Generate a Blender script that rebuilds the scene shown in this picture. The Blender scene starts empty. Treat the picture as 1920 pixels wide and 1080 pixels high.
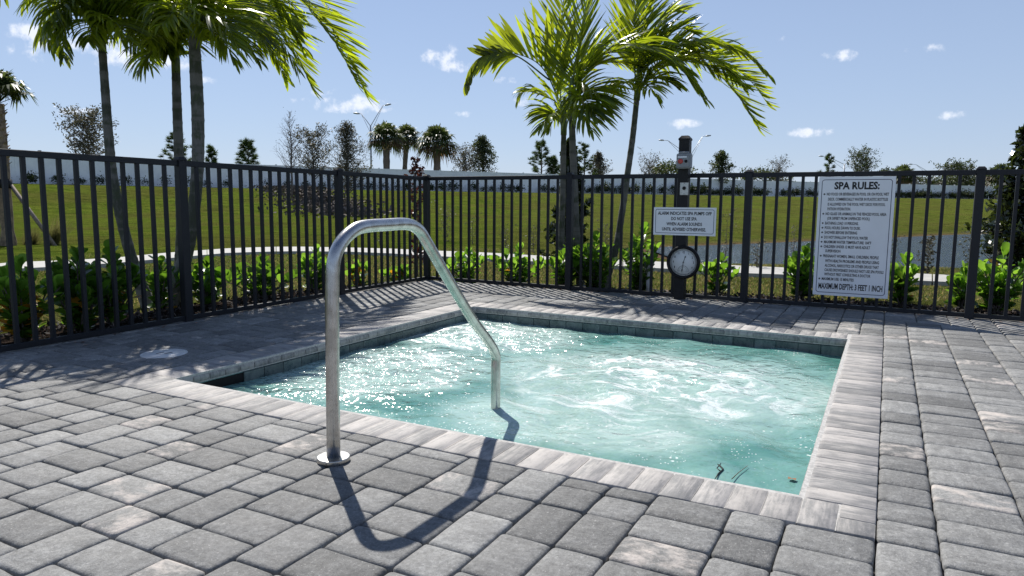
import bpy, math, random
import numpy as np
from mathutils import Vector, Matrix, Euler
from mathutils import noise as mnoise

random.seed(7)
rng = np.random.default_rng(7)
S = bpy.context.scene
COL = S.collection
R = math.radians

# ------------------------------------------------------------------ camera
# world frame: X runs along the front coping of the spa, Y along its right side,
# origin at the outer front right corner of the coping, Z up, deck top at z = 0
FOC, HC = 1322.0, 0.92
TH = R(27.9)
UU = np.array([math.cos(TH), -math.sin(TH), 0.0]); VV = np.array([math.sin(TH), math.cos(TH), 0.0])
OO = np.array([1.018, 1.866, 0.0])
M3 = np.array([UU, VV, [0, 0, 1.0]])
pitch, roll = math.atan(160/FOC), R(0.45)
_F = np.array([0, math.cos(pitch), -math.sin(pitch)]); _r = np.array([1.0, 0, 0]); _u = np.cross(_r, _F)
_R = math.cos(roll)*_r+math.sin(roll)*_u; _U = -math.sin(roll)*_r+math.cos(roll)*_u
CAM = M3@(np.array([0, 0, HC])-OO)
FW, RT, UP = M3@_F, M3@_R, M3@_U
cam_d = bpy.data.cameras.new('camera'); cam = bpy.data.objects.new('camera', cam_d); COL.objects.link(cam)
mw = Matrix.Identity(4)
for i in range(3):
    mw[i][0], mw[i][1], mw[i][2], mw[i][3] = RT[i], UP[i], -FW[i], CAM[i]
cam.matrix_world = mw
cam_d.sensor_width = 36.0; cam_d.lens = 36.0*FOC/1920.0
cam_d.clip_start = 0.05; cam_d.clip_end = 6000
S.camera = cam

def ray(x, y): return FW+RT*((x-960)/FOC)-UP*((y-540)/FOC)
def W(x, y, z=0.0):
    d = ray(x, y); t = (z-HC)/d[2]; return CAM+d*t
def PX(x, y, D): return CAM+ray(x, y)*D
def onx(x, y, X):
    d = ray(x, y); return CAM+d*((X-CAM[0])/d[0])
def ony(x, y, Y):
    d = ray(x, y); return CAM+d*((Y-CAM[1])/d[1])
def CF(X, Y, z=0.0):           # heading frame (right, forward of the viewpoint) -> world
    q = np.array([X, Y, 0])-OO; return np.array([q@UU, q@VV, z])
def toCF(x, y):
    p = OO+UU*x+VV*y; return p[0], p[1]

# ------------------------------------------------------------------ sky, sun, exposure
SUN_DIR = Vector((-0.71, 0.62, 1.0)).normalized()
sun_el = math.asin(SUN_DIR.z)
sd = bpy.data.lights.new('sun', 'SUN'); sd.energy = 5.0; sd.angle = R(0.6); sd.color = (1.0, 0.955, 0.89)
so = bpy.data.objects.new('sun', sd); COL.objects.link(so)
so.rotation_euler = (-SUN_DIR).to_track_quat('-Z', 'Y').to_euler(); so.location = (0, 0, 20)
S.view_settings.view_transform = 'Standard'; S.view_settings.look = 'None'
S.view_settings.gamma = 1.0; S.view_settings.use_curve_mapping = False
S.view_settings.exposure = 0.34
SKY_STRENGTH = 0.078

world = bpy.data.worlds.new('World'); S.world = world; world.use_nodes = True
nt = world.node_tree; N = nt.nodes; LK = nt.links
for n in list(N): N.remove(n)
sky = N.new('ShaderNodeTexSky'); sky.sky_type = 'NISHITA'; sky.sun_disc = False
sky.sun_elevation = sun_el; sky.sun_rotation = math.atan2(SUN_DIR.x, SUN_DIR.y)
sky.altitude = 0; sky.air_density = 1.0; sky.dust_density = 0.0; sky.ozone_density = 3.5
tc = N.new('ShaderNodeTexCoord')
def wmath(op, a, b=None, c=None, clamp=False):
    n = N.new('ShaderNodeMath'); n.operation = op; n.use_clamp = clamp
    for i, v in enumerate((a, b, c)):
        if v is None: continue
        if isinstance(v, (int, float)): n.inputs[i].default_value = v
        else: LK.new(v, n.inputs[i])
    return n.outputs[0]
def wdot(vec):
    n = N.new('ShaderNodeVectorMath'); n.operation = 'DOT_PRODUCT'
    LK.new(tc.outputs['Generated'], n.inputs[0]); n.inputs[1].default_value = tuple(vec); return n.outputs['Value']
wn = N.new('ShaderNodeTexNoise'); wn.inputs['Scale'].default_value = 30; wn.inputs['Detail'].default_value = 7
wn.inputs['Roughness'].default_value = 0.62; LK.new(tc.outputs['Generated'], wn.inputs['Vector'])
noise_off = wmath('MULTIPLY', wmath('SUBTRACT', wn.outputs['Fac'], 0.5), 4.2)
cloud = None
for (cx, cy, hw, hh, am) in [(70, 62, 40, 18, .8), (85, 95, 45, 20, .85), (150, 85, 85, 15, .6), (205, 100, 90, 20, .75), (290, 118, 55, 15, .8),
                             (145, 209, 38, 7, .85), (393, 152, 18, 8, .5), (566, 186, 22, 9, .9), (598, 172, 32, 10, .8), (660, 194, 62, 16, 1.1),
                             (722, 206, 26, 6, .6), (828, 108, 36, 20, 1.0), (856, 122, 40, 13, .9), (950, 152, 24, 9, .6), (985, 190, 28, 10, .6), (868, 215, 22, 7, .6),
                             (1275, 233, 34, 9, .8), (1574, 103, 28, 10, .85), (1526, 248, 36, 9, .9), (1780, 215, 24, 8, .8),
                             (1725, 92, 40, 10, .25), (1500, 70, 40, 12, .2)]:
    d = Vector(ray(cx, cy)).normalized(); rt = Vector(RT); upv = d.cross(-rt).normalized(); rt = d.cross(upv).normalized()
    if upv.z < 0: upv = -upv
    a = wmath('MULTIPLY', wdot(rt), FOC/hw); b = wmath('MULTIPLY', wdot(upv), FOC/hh)
    r2 = wmath('ADD', wmath('MULTIPLY', a, a), wmath('MULTIPLY', b, b))
    front = wmath('GREATER_THAN', wdot(d), 0.5)
    m = wmath('MULTIPLY', wmath('SUBTRACT', am*.62, wmath('MULTIPLY', r2, 0.62)), front)
    m = wmath('SUBTRACT', m, wmath('MULTIPLY', wmath('SUBTRACT', 1.0, front), 9.0))
    cloud = m if cloud is None else wmath('MAXIMUM', cloud, m)
gate = wmath('MULTIPLY', wmath('ADD', cloud, 0.75), 1.4, clamp=True)
cm = wmath('MULTIPLY', wmath('MULTIPLY', wmath('ADD', cloud, wmath('MULTIPLY', noise_off, 1.25)), 1.0, clamp=True), gate)
ss = N.new('ShaderNodeMapRange'); ss.interpolation_type = 'SMOOTHSTEP'; LK.new(cm, ss.inputs['Value'])
ss.inputs['From Min'].default_value = 0.0; ss.inputs['From Max'].default_value = 1.15; ss.inputs['To Max'].default_value = 0.8
mixc = N.new('ShaderNodeMix'); mixc.data_type = 'RGBA'
tint = N.new('ShaderNodeMix'); tint.data_type = 'RGBA'; tint.blend_type = 'MULTIPLY'; tint.inputs['Factor'].default_value = 1.0
LK.new(sky.outputs['Color'], tint.inputs['A']); tint.inputs['B'].default_value = (1.03, 0.945, 1.0, 1)
LK.new(ss.outputs['Result'], mixc.inputs['Factor']); hz = N.new('ShaderNodeMix'); hz.data_type = 'RGBA'; hz.inputs['Factor'].default_value = 0.55
LK.new(wmath('MULTIPLY', wmath('SUBTRACT', 1.0, wmath('MULTIPLY', wdot((0, 0, 1)), 1.15), clamp=True), 0.72), hz.inputs['Factor'])
LK.new(tint.outputs['Result'], hz.inputs['A']); hz.inputs['B'].default_value = (4.9, 6.2, 8.4, 1); LK.new(hz.outputs['Result'], mixc.inputs['A'])
mixc.inputs['B'].default_value = (10.6, 10.9, 11.8, 1)
bg = N.new('ShaderNodeBackground'); bg.inputs['Strength'].default_value = SKY_STRENGTH
LK.new(mixc.outputs['Result'], bg.inputs['Color'])
wo = N.new('ShaderNodeOutputWorld'); LK.new(bg.outputs[0], wo.inputs['Surface'])

# ------------------------------------------------------------------ helpers
def tag(o, label=None, cat=None, group=None, kind=None):
    if label: o['label'] = label
    if cat: o['category'] = cat
    if group: o['group'] = group
    if kind: o['kind'] = kind
    return o
def empty(name, loc=(0, 0, 0), rz=0.0):
    o = bpy.data.objects.new(name, None); COL.objects.link(o); o.location = tuple(loc); o.rotation_euler = (0, 0, rz)
    o.empty_display_size = 0.1; return o
def link(name, me, parent=None, matrix=None):
    o = bpy.data.objects.new(name, me); COL.objects.link(o)
    if parent is not None: o.parent = parent
    if matrix is not None: o.matrix_local = matrix
    return o

class MB:
    """collects geometry, builds one mesh"""
    def __init__(s, origin=(0, 0, 0)):
        s.v = []; s.f = []; s.m = []; s.c = []; s.st = []; s.o = np.array(origin, float); s.sm = []
    def add(s, vs, fs, mi=0, col=None, st=None, smooth=True):
        b = len(s.v)
        for p in vs: s.v.append((p[0]-s.o[0], p[1]-s.o[1], p[2]-s.o[2]))
        for f in fs: s.f.append(tuple(b+i for i in f)); s.m.append(mi); s.sm.append(smooth)
        c = col if col is not None else (1, 1, 1)
        s.c += [c]*len(vs)
        s.st += (st if st is not None else [(p[0], p[1], 0.0) for p in vs])
    def box(s, c, size, rot=None, mi=0, bev=0.0, col=None):
        hx, hy, hz = [k/2 for k in size]
        if bev <= 0:
            vs = [Vector((x*hx, y*hy, z*hz)) for x in (-1, 1) for y in (-1, 1) for z in (-1, 1)]
            fs = [(0, 1, 3, 2), (4, 6, 7, 5), (0, 4, 5, 1), (2, 3, 7, 6), (0, 2, 6, 4), (1, 5, 7, 3)]
        else:
            b = min(bev, hx*.9, hy*.9, hz*.9); vs = []
            lay = [(-hz, hx-b, hy-b), (-hz+b, hx, hy), (hz-b, hx, hy), (hz, hx-b, hy-b)]
            for z, X, Y in lay:
                k = b if X == hx else b*.5
                vs += [Vector(p) for p in ((-X+k, -Y, z), (X-k, -Y, z), (X, -Y+k, z), (X, Y-k, z), (X-k, Y, z), (-X+k, Y, z), (-X, Y-k, z), (-X, -Y+k, z))]
            fs = [tuple(range(7, -1, -1)), tuple(range(24, 32))]
            for l in range(3):
                for i in range(8):
                    j = (i+1) % 8; fs.append((l*8+i, l*8+j, (l+1)*8+j, (l+1)*8+i))
        if rot is not None: vs = [rot@p for p in vs]
        s.add([(p[0]+c[0], p[1]+c[1], p[2]+c[2]) for p in vs], fs, mi, col, smooth=False)
    def tube(s, pts, rad, n=8, mi=0, cap=True, col=None):
        pts = [Vector(p) for p in pts]; k = len(pts)
        if not isinstance(rad, (list, tuple)): rad = [rad]*k
        t0 = (pts[1]-pts[0]).normalized()
        a = t0.orthogonal().normalized(); vs = []
        for i in range(k):
            t = (pts[min(i+1, k-1)]-pts[max(i-1, 0)]).normalized()
            a = (a-t*a.dot(t)).normalized(); b = t.cross(a)
            for j in range(n):
                w = 2*math.pi*j/n; p = pts[i]+(a*math.cos(w)+b*math.sin(w))*rad[i]; vs.append(p)
        fs = [(i*n+j, i*n+(j+1) % n, (i+1)*n+(j+1) % n, (i+1)*n+j) for i in range(k-1) for j in range(n)]
        if cap: fs.append(tuple(range(n-1, -1, -1))); fs.append(tuple((k-1)*n+j for j in range(n)))
        s.add(vs, fs, mi, col)
    def lathe(s, c, prof, n=32, mi=0, axis='z', col=None):
        vs = []
        for (r, h) in prof:
            for j in range(n):
                w = 2*math.pi*j/n; x, y = r*math.cos(w), r*math.sin(w)
                if axis == 'z': vs.append((c[0]+x, c[1]+y, c[2]+h))
                else: vs.append((c[0]+x, c[1]-h, c[2]+y))
        k = len(prof)
        fs = [(i*n+j, i*n+(j+1) % n, (i+1)*n+(j+1) % n, (i+1)*n+j) for i in range(k-1) for j in range(n)]
        fs += [tuple(range(n-1, -1, -1)), tuple((k-1)*n+j for j in range(n))]
        s.add(vs, fs, mi, col)
    def mesh(s, name, mats, attrs=True):
        me = bpy.data.meshes.new(name); me.from_pydata(s.v, [], s.f)
        for m in (mats if isinstance(mats, (list, tuple)) else [mats]): me.materials.append(m)
        me.polygons.foreach_set('material_index', s.m); me.polygons.foreach_set('use_smooth', s.sm)
        if attrs:
            a = me.color_attributes.new('tint', 'FLOAT_COLOR', 'POINT')
            a.data.foreach_set('color', np.hstack([np.array(s.c, dtype=np.float32).reshape(-1, 3), np.ones((len(s.v), 1), np.float32)]).ravel())
            b = me.attributes.new('st', 'FLOAT_VECTOR', 'POINT')
            b.data.foreach_set('vector', np.array(s.st, dtype=np.float32).ravel())
        me.update(); return me
    def build(s, name, mats, parent=None, attrs=True, loc=None):
        me = s.mesh(name, mats, attrs); o = link(name, me, parent)
        o.location = tuple(s.o if loc is None else loc); return o

def arr_mesh(name, co, tris_per, mats, tint=None, smooth=False, quads=False):
    """fast mesh: co (n, k, 3) polygons with k corners each"""
    n, k = co.shape[:2]; me = bpy.data.meshes.new(name)
    me.vertices.add(n*k); me.vertices.foreach_set('co', co.astype(np.float32).ravel())
    me.loops.add(n*k); me.loops.foreach_set('vertex_index', np.arange(n*k, dtype=np.int32))
    me.polygons.add(n); me.polygons.foreach_set('loop_start', np.arange(0, n*k, k, dtype=np.int32))
    try: me.polygons.foreach_set('loop_total', np.full(n, k, dtype=np.int32))
    except Exception: pass
    for m in (mats if isinstance(mats, (list, tuple)) else [mats]): me.materials.append(m)
    if tint is not None:
        a = me.color_attributes.new('tint', 'FLOAT_COLOR', 'POINT')
        c = np.repeat(np.hstack([tint, np.ones((n, 1))]), k, axis=0).astype(np.float32); a.data.foreach_set('color', c.ravel())
    me.update(calc_edges=True); me.validate(); return me

# ------------------------------------------------------------------ materials
class NT:
    def __init__(s, name):
        s.m = bpy.data.materials.new(name); s.m.use_nodes = True; s.t = s.m.node_tree; s.n = s.t.nodes; s.l = s.t.links
        s.bsdf = s.n['Principled BSDF']; s.out = s.n['Material Output']
    def node(s, kind, **kw):
        n = s.n.new(kind)
        for k, v in kw.items():
            if k in n.inputs.keys() or isinstance(k, int): s.put(n.inputs[k], v)
            else: setattr(n, k, v)
        return n
    def put(s, sock, v):
        if isinstance(v, bpy.types.NodeSocket): s.l.new(v, sock)
        else:
            if isinstance(v, tuple) and len(v) == 3 and sock.type == 'RGBA': v = (*v, 1)
            sock.default_value = v
    def attr(s, name='tint'): return s.node('ShaderNodeAttribute', attribute_name=name)
    def noise(s, vec, scale, detail=4, rough=.55, dist=0.0):
        n = s.node('ShaderNodeTexNoise'); 
        if vec is not None: s.l.new(vec, n.inputs['Vector'])
        n.inputs['Scale'].default_value = scale; n.inputs['Detail'].default_value = detail
        n.inputs['Roughness'].default_value = rough; n.inputs['Distortion'].default_value = dist; return n.outputs['Fac']
    def math(s, op, a, b=None, clamp=False):
        n = s.node('ShaderNodeMath', operation=op, use_clamp=clamp); s.put(n.inputs[0], a)
        if b is not None: s.put(n.inputs[1], b)
        return n.outputs[0]
    def mix(s, f, a, b, blend='MIX'):
        n = s.node('ShaderNodeMix', data_type='RGBA', blend_type=blend)
        s.put(n.inputs['Factor'], f); s.put(n.inputs['A'], a); s.put(n.inputs['B'], b); return n.outputs['Result']
    def ramp(s, v, lo, hi, a=0.0, b=1.0, smooth=True):
        n = s.node('ShaderNodeMapRange', interpolation_type='SMOOTHSTEP' if smooth else 'LINEAR'); s.put(n.inputs['Value'], v)
        n.inputs['From Min'].default_value = lo; n.inputs['From Max'].default_value = hi
        n.inputs['To Min'].default_value = a; n.inputs['To Max'].default_value = b; return n.outputs['Result']
    def pos(s, scale=None):
        g = s.node('ShaderNodeNewGeometry').outputs['Position']
        if scale is None: return g
        m = s.node('ShaderNodeMapping'); s.l.new(g, m.inputs['Vector']); m.inputs['Scale'].default_value = scale; return m.outputs[0]
    def mapv(s, v, scale):
        m = s.node('ShaderNodeMapping'); s.l.new(v, m.inputs['Vector']); m.inputs['Scale'].default_value = scale; return m.outputs[0]
    def bump(s, h, strength=.3, dist=.01, normal=None):
        b = s.node('ShaderNodeBump'); b.inputs['Strength'].default_value = strength; b.inputs['Distance'].default_value = dist
        s.put(b.inputs['Height'], h)
        if normal is not None: s.l.new(normal, b.inputs['Normal'])
        return b.outputs[0]
    def set(s, **kw):
        for k, v in kw.items(): s.put(s.bsdf.inputs[k.replace('_', ' ')], v)
        return s

def simple(name, col, rough=.5, metal=0.0, nscale=20, var=.12, bump=.1, bdist=.002, col2=None, tint=False, spec=None):
    t = NT(name); p = t.pos(); nz = t.noise(p, nscale, 5)
    c2 = col2 if col2 else tuple(min(1, k*(1+var*2)) for k in col)
    c1 = tuple(k*(1-var) for k in col)
    c = t.mix(t.ramp(nz, .3, .7), c1, c2)
    if tint: c = t.mix(1.0, c, t.attr('tint').outputs['Color'], 'MULTIPLY')
    t.set(Base_Color=c, Roughness=t.ramp(nz, .3, .7, max(0.02, rough-.06), min(1, rough+.08)), Metallic=metal)
    if spec is not None: t.set(Specular_IOR_Level=spec)
    if bump: t.set(Normal=t.bump(t.noise(p, nscale*6, 4), bump, bdist))
    return t.m

def leaf_mat(name, front, trans, rough=.35, f=.45, var=.35, nscale=3.0, spec=.5, tipc=None):
    t = NT(name); p = t.pos(); nz = t.noise(p, nscale, 3); at = t.attr('tint').outputs['Color']
    v = t.ramp(nz, .3, .7, 1-var, 1+var, False)
    def sc(c): return t.mix(1.0, t.mix(1.0, c, at, 'MULTIPLY'), t.node('ShaderNodeCombineColor', Red=v, Green=v, Blue=v).outputs[0], 'MULTIPLY')
    t.set(Base_Color=sc(front), Roughness=rough, Specular_IOR_Level=spec)
    tr = t.node('ShaderNodeBsdfTranslucent'); t.put(tr.inputs['Color'], sc(trans))
    mx = t.node('ShaderNodeMixShader'); mx.inputs[0].default_value = f
    t.l.new(t.bsdf.outputs[0], mx.inputs[1]); t.l.new(tr.outputs[0], mx.inputs[2]); t.l.new(mx.outputs[0], t.out.inputs[0])
    return t.m

def paver_material():
    t = NT('concrete_paver'); st = t.attr('st').outputs['Vector']; tn = t.attr('tint'); sep = t.node('ShaderNodeSeparateColor')
    t.l.new(tn.outputs['Color'], sep.inputs[0]); tone, cream = sep.outputs[0], sep.outputs[1]
    streak = t.noise(t.mapv(st, (4.5, 26, 9)), 1.0, 5, .6)
    blotch = t.noise(t.mapv(st, (9, 14, 11)), 1.0, 6, .68)
    fine = t.noise(st, 420, 2, .6); speck = t.noise(st, 130, 3, .55)
    g = t.math('MULTIPLY', tone, t.ramp(streak, .25, .75, .82, 1.2, False))
    g = t.math('MULTIPLY', g, t.ramp(blotch, .3, .7, .80, 1.2, False))
    g = t.math('MULTIPLY', g, t.ramp(fine, .3, .7, .78, 1.22, False))
    mid = t.noise(st, 75, 4, .75); g = t.math('MULTIPLY', g, t.ramp(mid, .3, .7, .70, 1.32, False)); mid2 = t.noise(st, 22, 5, .75); g = t.math('MULTIPLY', g, t.ramp(mid2, .3, .7, .80, 1.2, False))
    r_ = t.math('MULTIPLY', g, 1.0); b_ = t.math('MULTIPLY', g, .97)
    base = t.node('ShaderNodeCombineColor', Red=r_, Green=g, Blue=b_).outputs[0]
    cm_ = t.math('ADD', blotch, t.math('MULTIPLY', t.math('SUBTRACT', cream, 1.0), .45))
    cmask = t.ramp(cm_, .40, .62)
    cmask = t.math('MULTIPLY', cmask, t.ramp(t.noise(st, 60, 4, .7), .3, .5, .55, 1.0))
    c = t.mix(cmask, base, (.50, .455, .415))
    c = t.mix(t.math('MULTIPLY', t.ramp(speck, .62, .72), .45), c, (.55, .54, .52))
    c = t.mix(t.math('MULTIPLY', t.ramp(t.noise(st, 95, 3, .6), .66, .74), .5), c, (.10, .10, .10))
    t.set(Base_Color=c, Roughness=t.ramp(blotch, .3, .7, .66, .85), Specular_IOR_Level=.35)
    h = t.math('ADD', t.math('MULTIPLY', t.noise(st, 150, 5, .75), 1.0), t.math('MULTIPLY', t.noise(st, 34, 4, .65), 2.0))
    t.set(Normal=t.bump(h, .75, .0028)); return t.m

def coping_material():
    t = NT('coping_stone'); st = t.attr('st').outputs['Vector']; sep = t.node('ShaderNodeSeparateColor')
    t.l.new(t.attr('tint').outputs['Color'], sep.inputs[0])
    streak = t.noise(t.mapv(st, (7, 70, 17)), 1.0, 6, .6, .5); bl = t.noise(t.mapv(st, (12, 22, 13)), 1.0, 5, .65)
    k = t.math('ADD', t.math('MULTIPLY', streak, .62), t.math('MULTIPLY', bl, .55))
    k = t.math('ADD', k, t.math('MULTIPLY', t.math('SUBTRACT', sep.outputs[1], .5), .22))
    c = t.mix(t.ramp(k, .42, .74), (.205, .203, .20), (.43, .405, .38))
    c = t.mix(t.math('MULTIPLY', t.ramp(t.noise(st, 70, 5, .7), .55, .7), .4), c, (.17, .165, .165))
    c = t.mix(t.math('MULTIPLY', t.ramp(t.noise(st, 160, 3, .6), .6, .72), .35), c, (.6, .58, .56))
    tone = t.node('ShaderNodeCombineColor', Red=sep.outputs[0], Green=sep.outputs[0], Blue=sep.outputs[0]).outputs[0]
    c = t.mix(1.0, c, tone, 'MULTIPLY')
    t.set(Base_Color=c, Roughness=.68, Specular_IOR_Level=.35, Normal=t.bump(t.math('ADD', t.noise(st, 260, 5, .7), t.math('MULTIPLY', streak, 1.5)), .35, .0014)); return t.m

MAT = {}
MAT['paver'] = paver_material(); MAT['coping'] = coping_material()
MAT['joint_sand'] = simple('joint_sand', (.045, .04, .036), .95, nscale=60, var=.4, bump=.5, bdist=.004)
MAT['grout'] = simple('grout', (.42, .41, .39), .9, nscale=80, var=.15)
MAT['fence'] = simple('charcoal_powder_coat', (.011, .0125, .0165), .5, nscale=90, var=.2, bump=.12, bdist=.0005, spec=.35)
MAT['bronze'] = simple('dark_bronze_coat', (.010, .010, .011), .5, nscale=90, var=.2, spec=.3)
MAT['sign'] = simple('sign_white', (.80, .82, .85), .35, nscale=4, var=.03, bump=0)
MAT['ink'] = simple('sign_ink', (.012, .012, .014), .5, bump=0)
MAT['blue_ink'] = simple('blue_border_ink', (.018, .026, .075), .5, bump=0)
MAT['grey_plastic'] = simple('grey_enclosure', (.24, .25, .26), .45, nscale=40, var=.06)
MAT['steel_plate'] = simple('steel_plate', (.5, .5, .48), .38, metal=.8, nscale=60, var=.1)
MAT['red_lens'] = simple('red_lens', (.42, .05, .04), .2, bump=0, var=.2)
MAT['black'] = simple('black_plastic', (.008, .008, .009), .5, nscale=50, var=.2, bump=.05, spec=.25)
MAT['clock_face'] = simple('clock_face', (.78, .80, .78), .5, nscale=6, var=.03, bump=0)
MAT['pvc'] = simple('white_pvc', (.68, .67, .65), .4, nscale=15, var=.06, bump=0)
MAT['lid'] = simple('skimmer_lid', (.66, .66, .65), .5, nscale=40, var=.06)
MAT['twig'] = simple('twig', (.12, .07, .035), .8, nscale=60)
MAT['deadleaf'] = simple('dead_leaf', (.24, .11, .045), .7, nscale=60)
MAT['wood'] = simple('weathered_wood', (.22, .18, .15), .85, nscale=25, var=.25, bump=.4, bdist=.004)
MAT['galv'] = simple('galvanised_steel', (.42, .43, .44), .45, metal=.6, nscale=10, var=.08, bump=0)

t = NT('brushed_stainless'); p = t.pos()
sc = t.noise(t.mapv(p, (260, 260, 9)), 1.0, 4, .6); bl = t.noise(p, 26, 4, .6); sp = t.noise(p, 190, 3, .6)
c = t.mix(t.ramp(bl, .35, .7), (.60, .585, .56), (.45, .435, .41)); c = t.mix(t.math('MULTIPLY', t.ramp(sp, .66, .74), .75), c, (.19, .14, .10))
t.set(Base_Color=c, Metallic=1.0, Roughness=t.ramp(sc, .3, .7, .22, .36), Normal=t.bump(t.math('ADD', sc, t.math('MULTIPLY', sp, .6)), .12, .0006)); MAT['steel'] = t.m

t = NT('waterline_tile'); p = t.pos(); nz = t.noise(p, 9, 6, .7); n2 = t.noise(p, 45, 4, .65)
c = t.mix(t.ramp(nz, .35, .65), (.045, .075, .078), (.13, .165, .16)); c = t.mix(t.math('MULTIPLY', t.ramp(n2, .5, .7), .3), c, (.2, .23, .22))
c = t.mix(1.0, c, t.attr('tint').outputs['Color'], 'MULTIPLY')
t.set(Base_Color=c, Roughness=t.ramp(nz, .3, .7, .22, .4), Normal=t.bump(n2, .15, .002)); MAT['tile'] = t.m

t = NT('pool_plaster'); p = t.pos(); nz = t.noise(p, 5, 5)
t.set(Base_Color=t.mix(t.ramp(nz, .35, .65), (.22, .50, .46), (.30, .60, .55)), Roughness=.7); MAT['plaster'] = t.m

# spa water: churned turquoise, foam streaks, sharp glitter
t = NT('spa_water'); p = t.pos()
wl = t.node('ShaderNodeTexNoise'); t.l.new(p, wl.inputs['Vector']); wl.inputs['Scale'].default_value = 1.5; wl.inputs['Detail'].default_value = 3
off = t.node('ShaderNodeVectorMath', operation='SUBTRACT'); t.l.new(wl.outputs['Color'], off.inputs[0]); off.inputs[1].default_value = (.5, .5, .5)
off2 = t.node('ShaderNodeVectorMath', operation='SCALE'); t.l.new(off.outputs[0], off2.inputs[0]); off2.inputs['Scale'].default_value = .95
pw = t.node('ShaderNodeVectorMath', operation='ADD'); t.l.new(p, pw.inputs[0]); t.l.new(off2.outputs[0], pw.inputs[1]); pw = pw.outputs[0]
def blob(cx, cy, rx, ry):
    m = t.node('ShaderNodeMapping'); t.l.new(p, m.inputs['Vector']); m.inputs['Location'].default_value = (-cx/rx, -cy/ry, 0); m.inputs['Scale'].default_value = (1/rx, 1/ry, 0)
    ln = t.node('ShaderNodeVectorMath', operation='LENGTH'); t.l.new(m.outputs[0], ln.inputs[0]); return t.ramp(ln.outputs['Value'], .25, 1.15, 1, 0)
act = None
for b in [tuple(W(1230, 715, -.12)[:2])+(1.15, 1.0), tuple(W(900, 625, -.12)[:2])+(1.0, .75), tuple(W(1080, 790, -.12)[:2])+(.75, .5), tuple(W(720, 690, -.12)[:2])+(.75, .8)]:
    m = blob(*b); act = m if act is None else t.math('MAXIMUM', act, m)
big = t.noise(pw, 1.9, 5, .6)
def ridge(scale, w, det=3, rough=.55, src=None):
    r = t.noise(src or pw, scale, det, rough); a = t.math('ABSOLUTE', t.math('SUBTRACT', r, .5)); return t.ramp(a, 0.0, w, 1, 0)
r1 = ridge(1.7, .028, 5, .58); r2 = ridge(4.2, .030, 5, .6); r3 = ridge(17, .05, 3, .6, p)
gatef = t.ramp(t.noise(pw, 3.6, 4, .65), .42, .66)
def swirl(cx, cy, kr, ka, w, seed):
    sb = t.node('ShaderNodeVectorMath', operation='SUBTRACT'); t.l.new(pw, sb.inputs[0]); sb.inputs[1].default_value = (cx, cy, 0)
    sp_ = t.node('ShaderNodeSeparateXYZ'); t.l.new(sb.outputs[0], sp_.inputs[0]); an_ = t.math('ARCTAN2', sp_.outputs[1], sp_.outputs[0])
    ln_ = t.math('SQRT', t.math('ADD', t.math('MULTIPLY', sp_.outputs[0], sp_.outputs[0]), t.math('MULTIPLY', sp_.outputs[1], sp_.outputs[1])))
    cb_ = t.node('ShaderNodeCombineXYZ'); t.put(cb_.inputs[0], t.math('MULTIPLY', ln_, kr)); t.put(cb_.inputs[1], t.math('MULTIPLY', t.math('COSINE', an_), ka)); t.put(cb_.inputs[2], t.math('ADD', t.math('MULTIPLY', t.math('SINE', an_), ka), seed))
    return ridge(1.0, w, 4, .55, cb_.outputs[0])
c1_ = W(1230, 715, -.12); c2_ = W(880, 640, -.12); c3_ = W(1120, 830, -.12)
sw_ = t.math('MAXIMUM', t.math('MULTIPLY', swirl(c1_[0], c1_[1], 5.0, .9, .075, 3.0), blob(c1_[0], c1_[1], 1.5, 1.3)), t.math('MULTIPLY', swirl(c2_[0], c2_[1], 6.0, 1.1, .06, 8.0), blob(c2_[0], c2_[1], 1.2, 1.0)))
foam = t.math('MAXIMUM', t.math('MULTIPLY', sw_, t.ramp(t.noise(pw, 3.0, 4, .6), .34, .52)), t.math('MULTIPLY', r2, t.math('MULTIPLY', gatef, .7)))
foam = t.math('MAXIMUM', foam, t.math('MULTIPLY', t.math('MULTIPLY', r3, gatef), .5))
foam = t.math('MULTIPLY', foam, t.ramp(t.noise(p, 42, 3, .7), .3, .55, .35, 1.0))
foam = t.math('MULTIPLY', foam, t.ramp(t.math('ADD', act, t.math('MULTIPLY', big, .5)), .35, 1.0, .02, 1.0))
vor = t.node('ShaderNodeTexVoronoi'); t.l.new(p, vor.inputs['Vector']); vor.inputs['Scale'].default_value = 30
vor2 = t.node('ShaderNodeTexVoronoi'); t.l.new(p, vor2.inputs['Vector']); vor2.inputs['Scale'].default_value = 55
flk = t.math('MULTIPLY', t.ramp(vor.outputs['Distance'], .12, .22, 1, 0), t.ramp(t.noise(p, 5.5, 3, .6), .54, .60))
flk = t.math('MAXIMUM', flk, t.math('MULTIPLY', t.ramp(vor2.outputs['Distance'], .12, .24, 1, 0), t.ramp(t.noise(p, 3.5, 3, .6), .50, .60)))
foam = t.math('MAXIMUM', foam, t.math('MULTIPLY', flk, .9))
milky = t.math('MULTIPLY', t.ramp(t.math('ADD', t.math('MULTIPLY', act, .62), t.math('MULTIPLY', big, .75)), .18, .74), .84)
c = t.mix(t.ramp(big, .35, .65), (.070, .250, .218), (.120, .350, .310))
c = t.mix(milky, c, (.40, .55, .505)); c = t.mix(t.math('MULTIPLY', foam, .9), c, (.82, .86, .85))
h1 = t.noise(p, 7, 3, .6, .4); h2 = t.noise(p, 24, 4, .62, .6); h3 = t.noise(p, 85, 3, .6)
hh = t.math('ADD', t.math('MULTIPLY', h1, 1.6), t.math('ADD', t.math('MULTIPLY', h2, .95), t.math('MULTIPLY', h3, .36)))
hh = t.math('MULTIPLY', hh, t.ramp(act, 0, 1, .55, 1.1, False))
t.set(Base_Color=c, Roughness=.6, Specular_IOR_Level=0.0, Normal=t.bump(hh, .30, .022))
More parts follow.
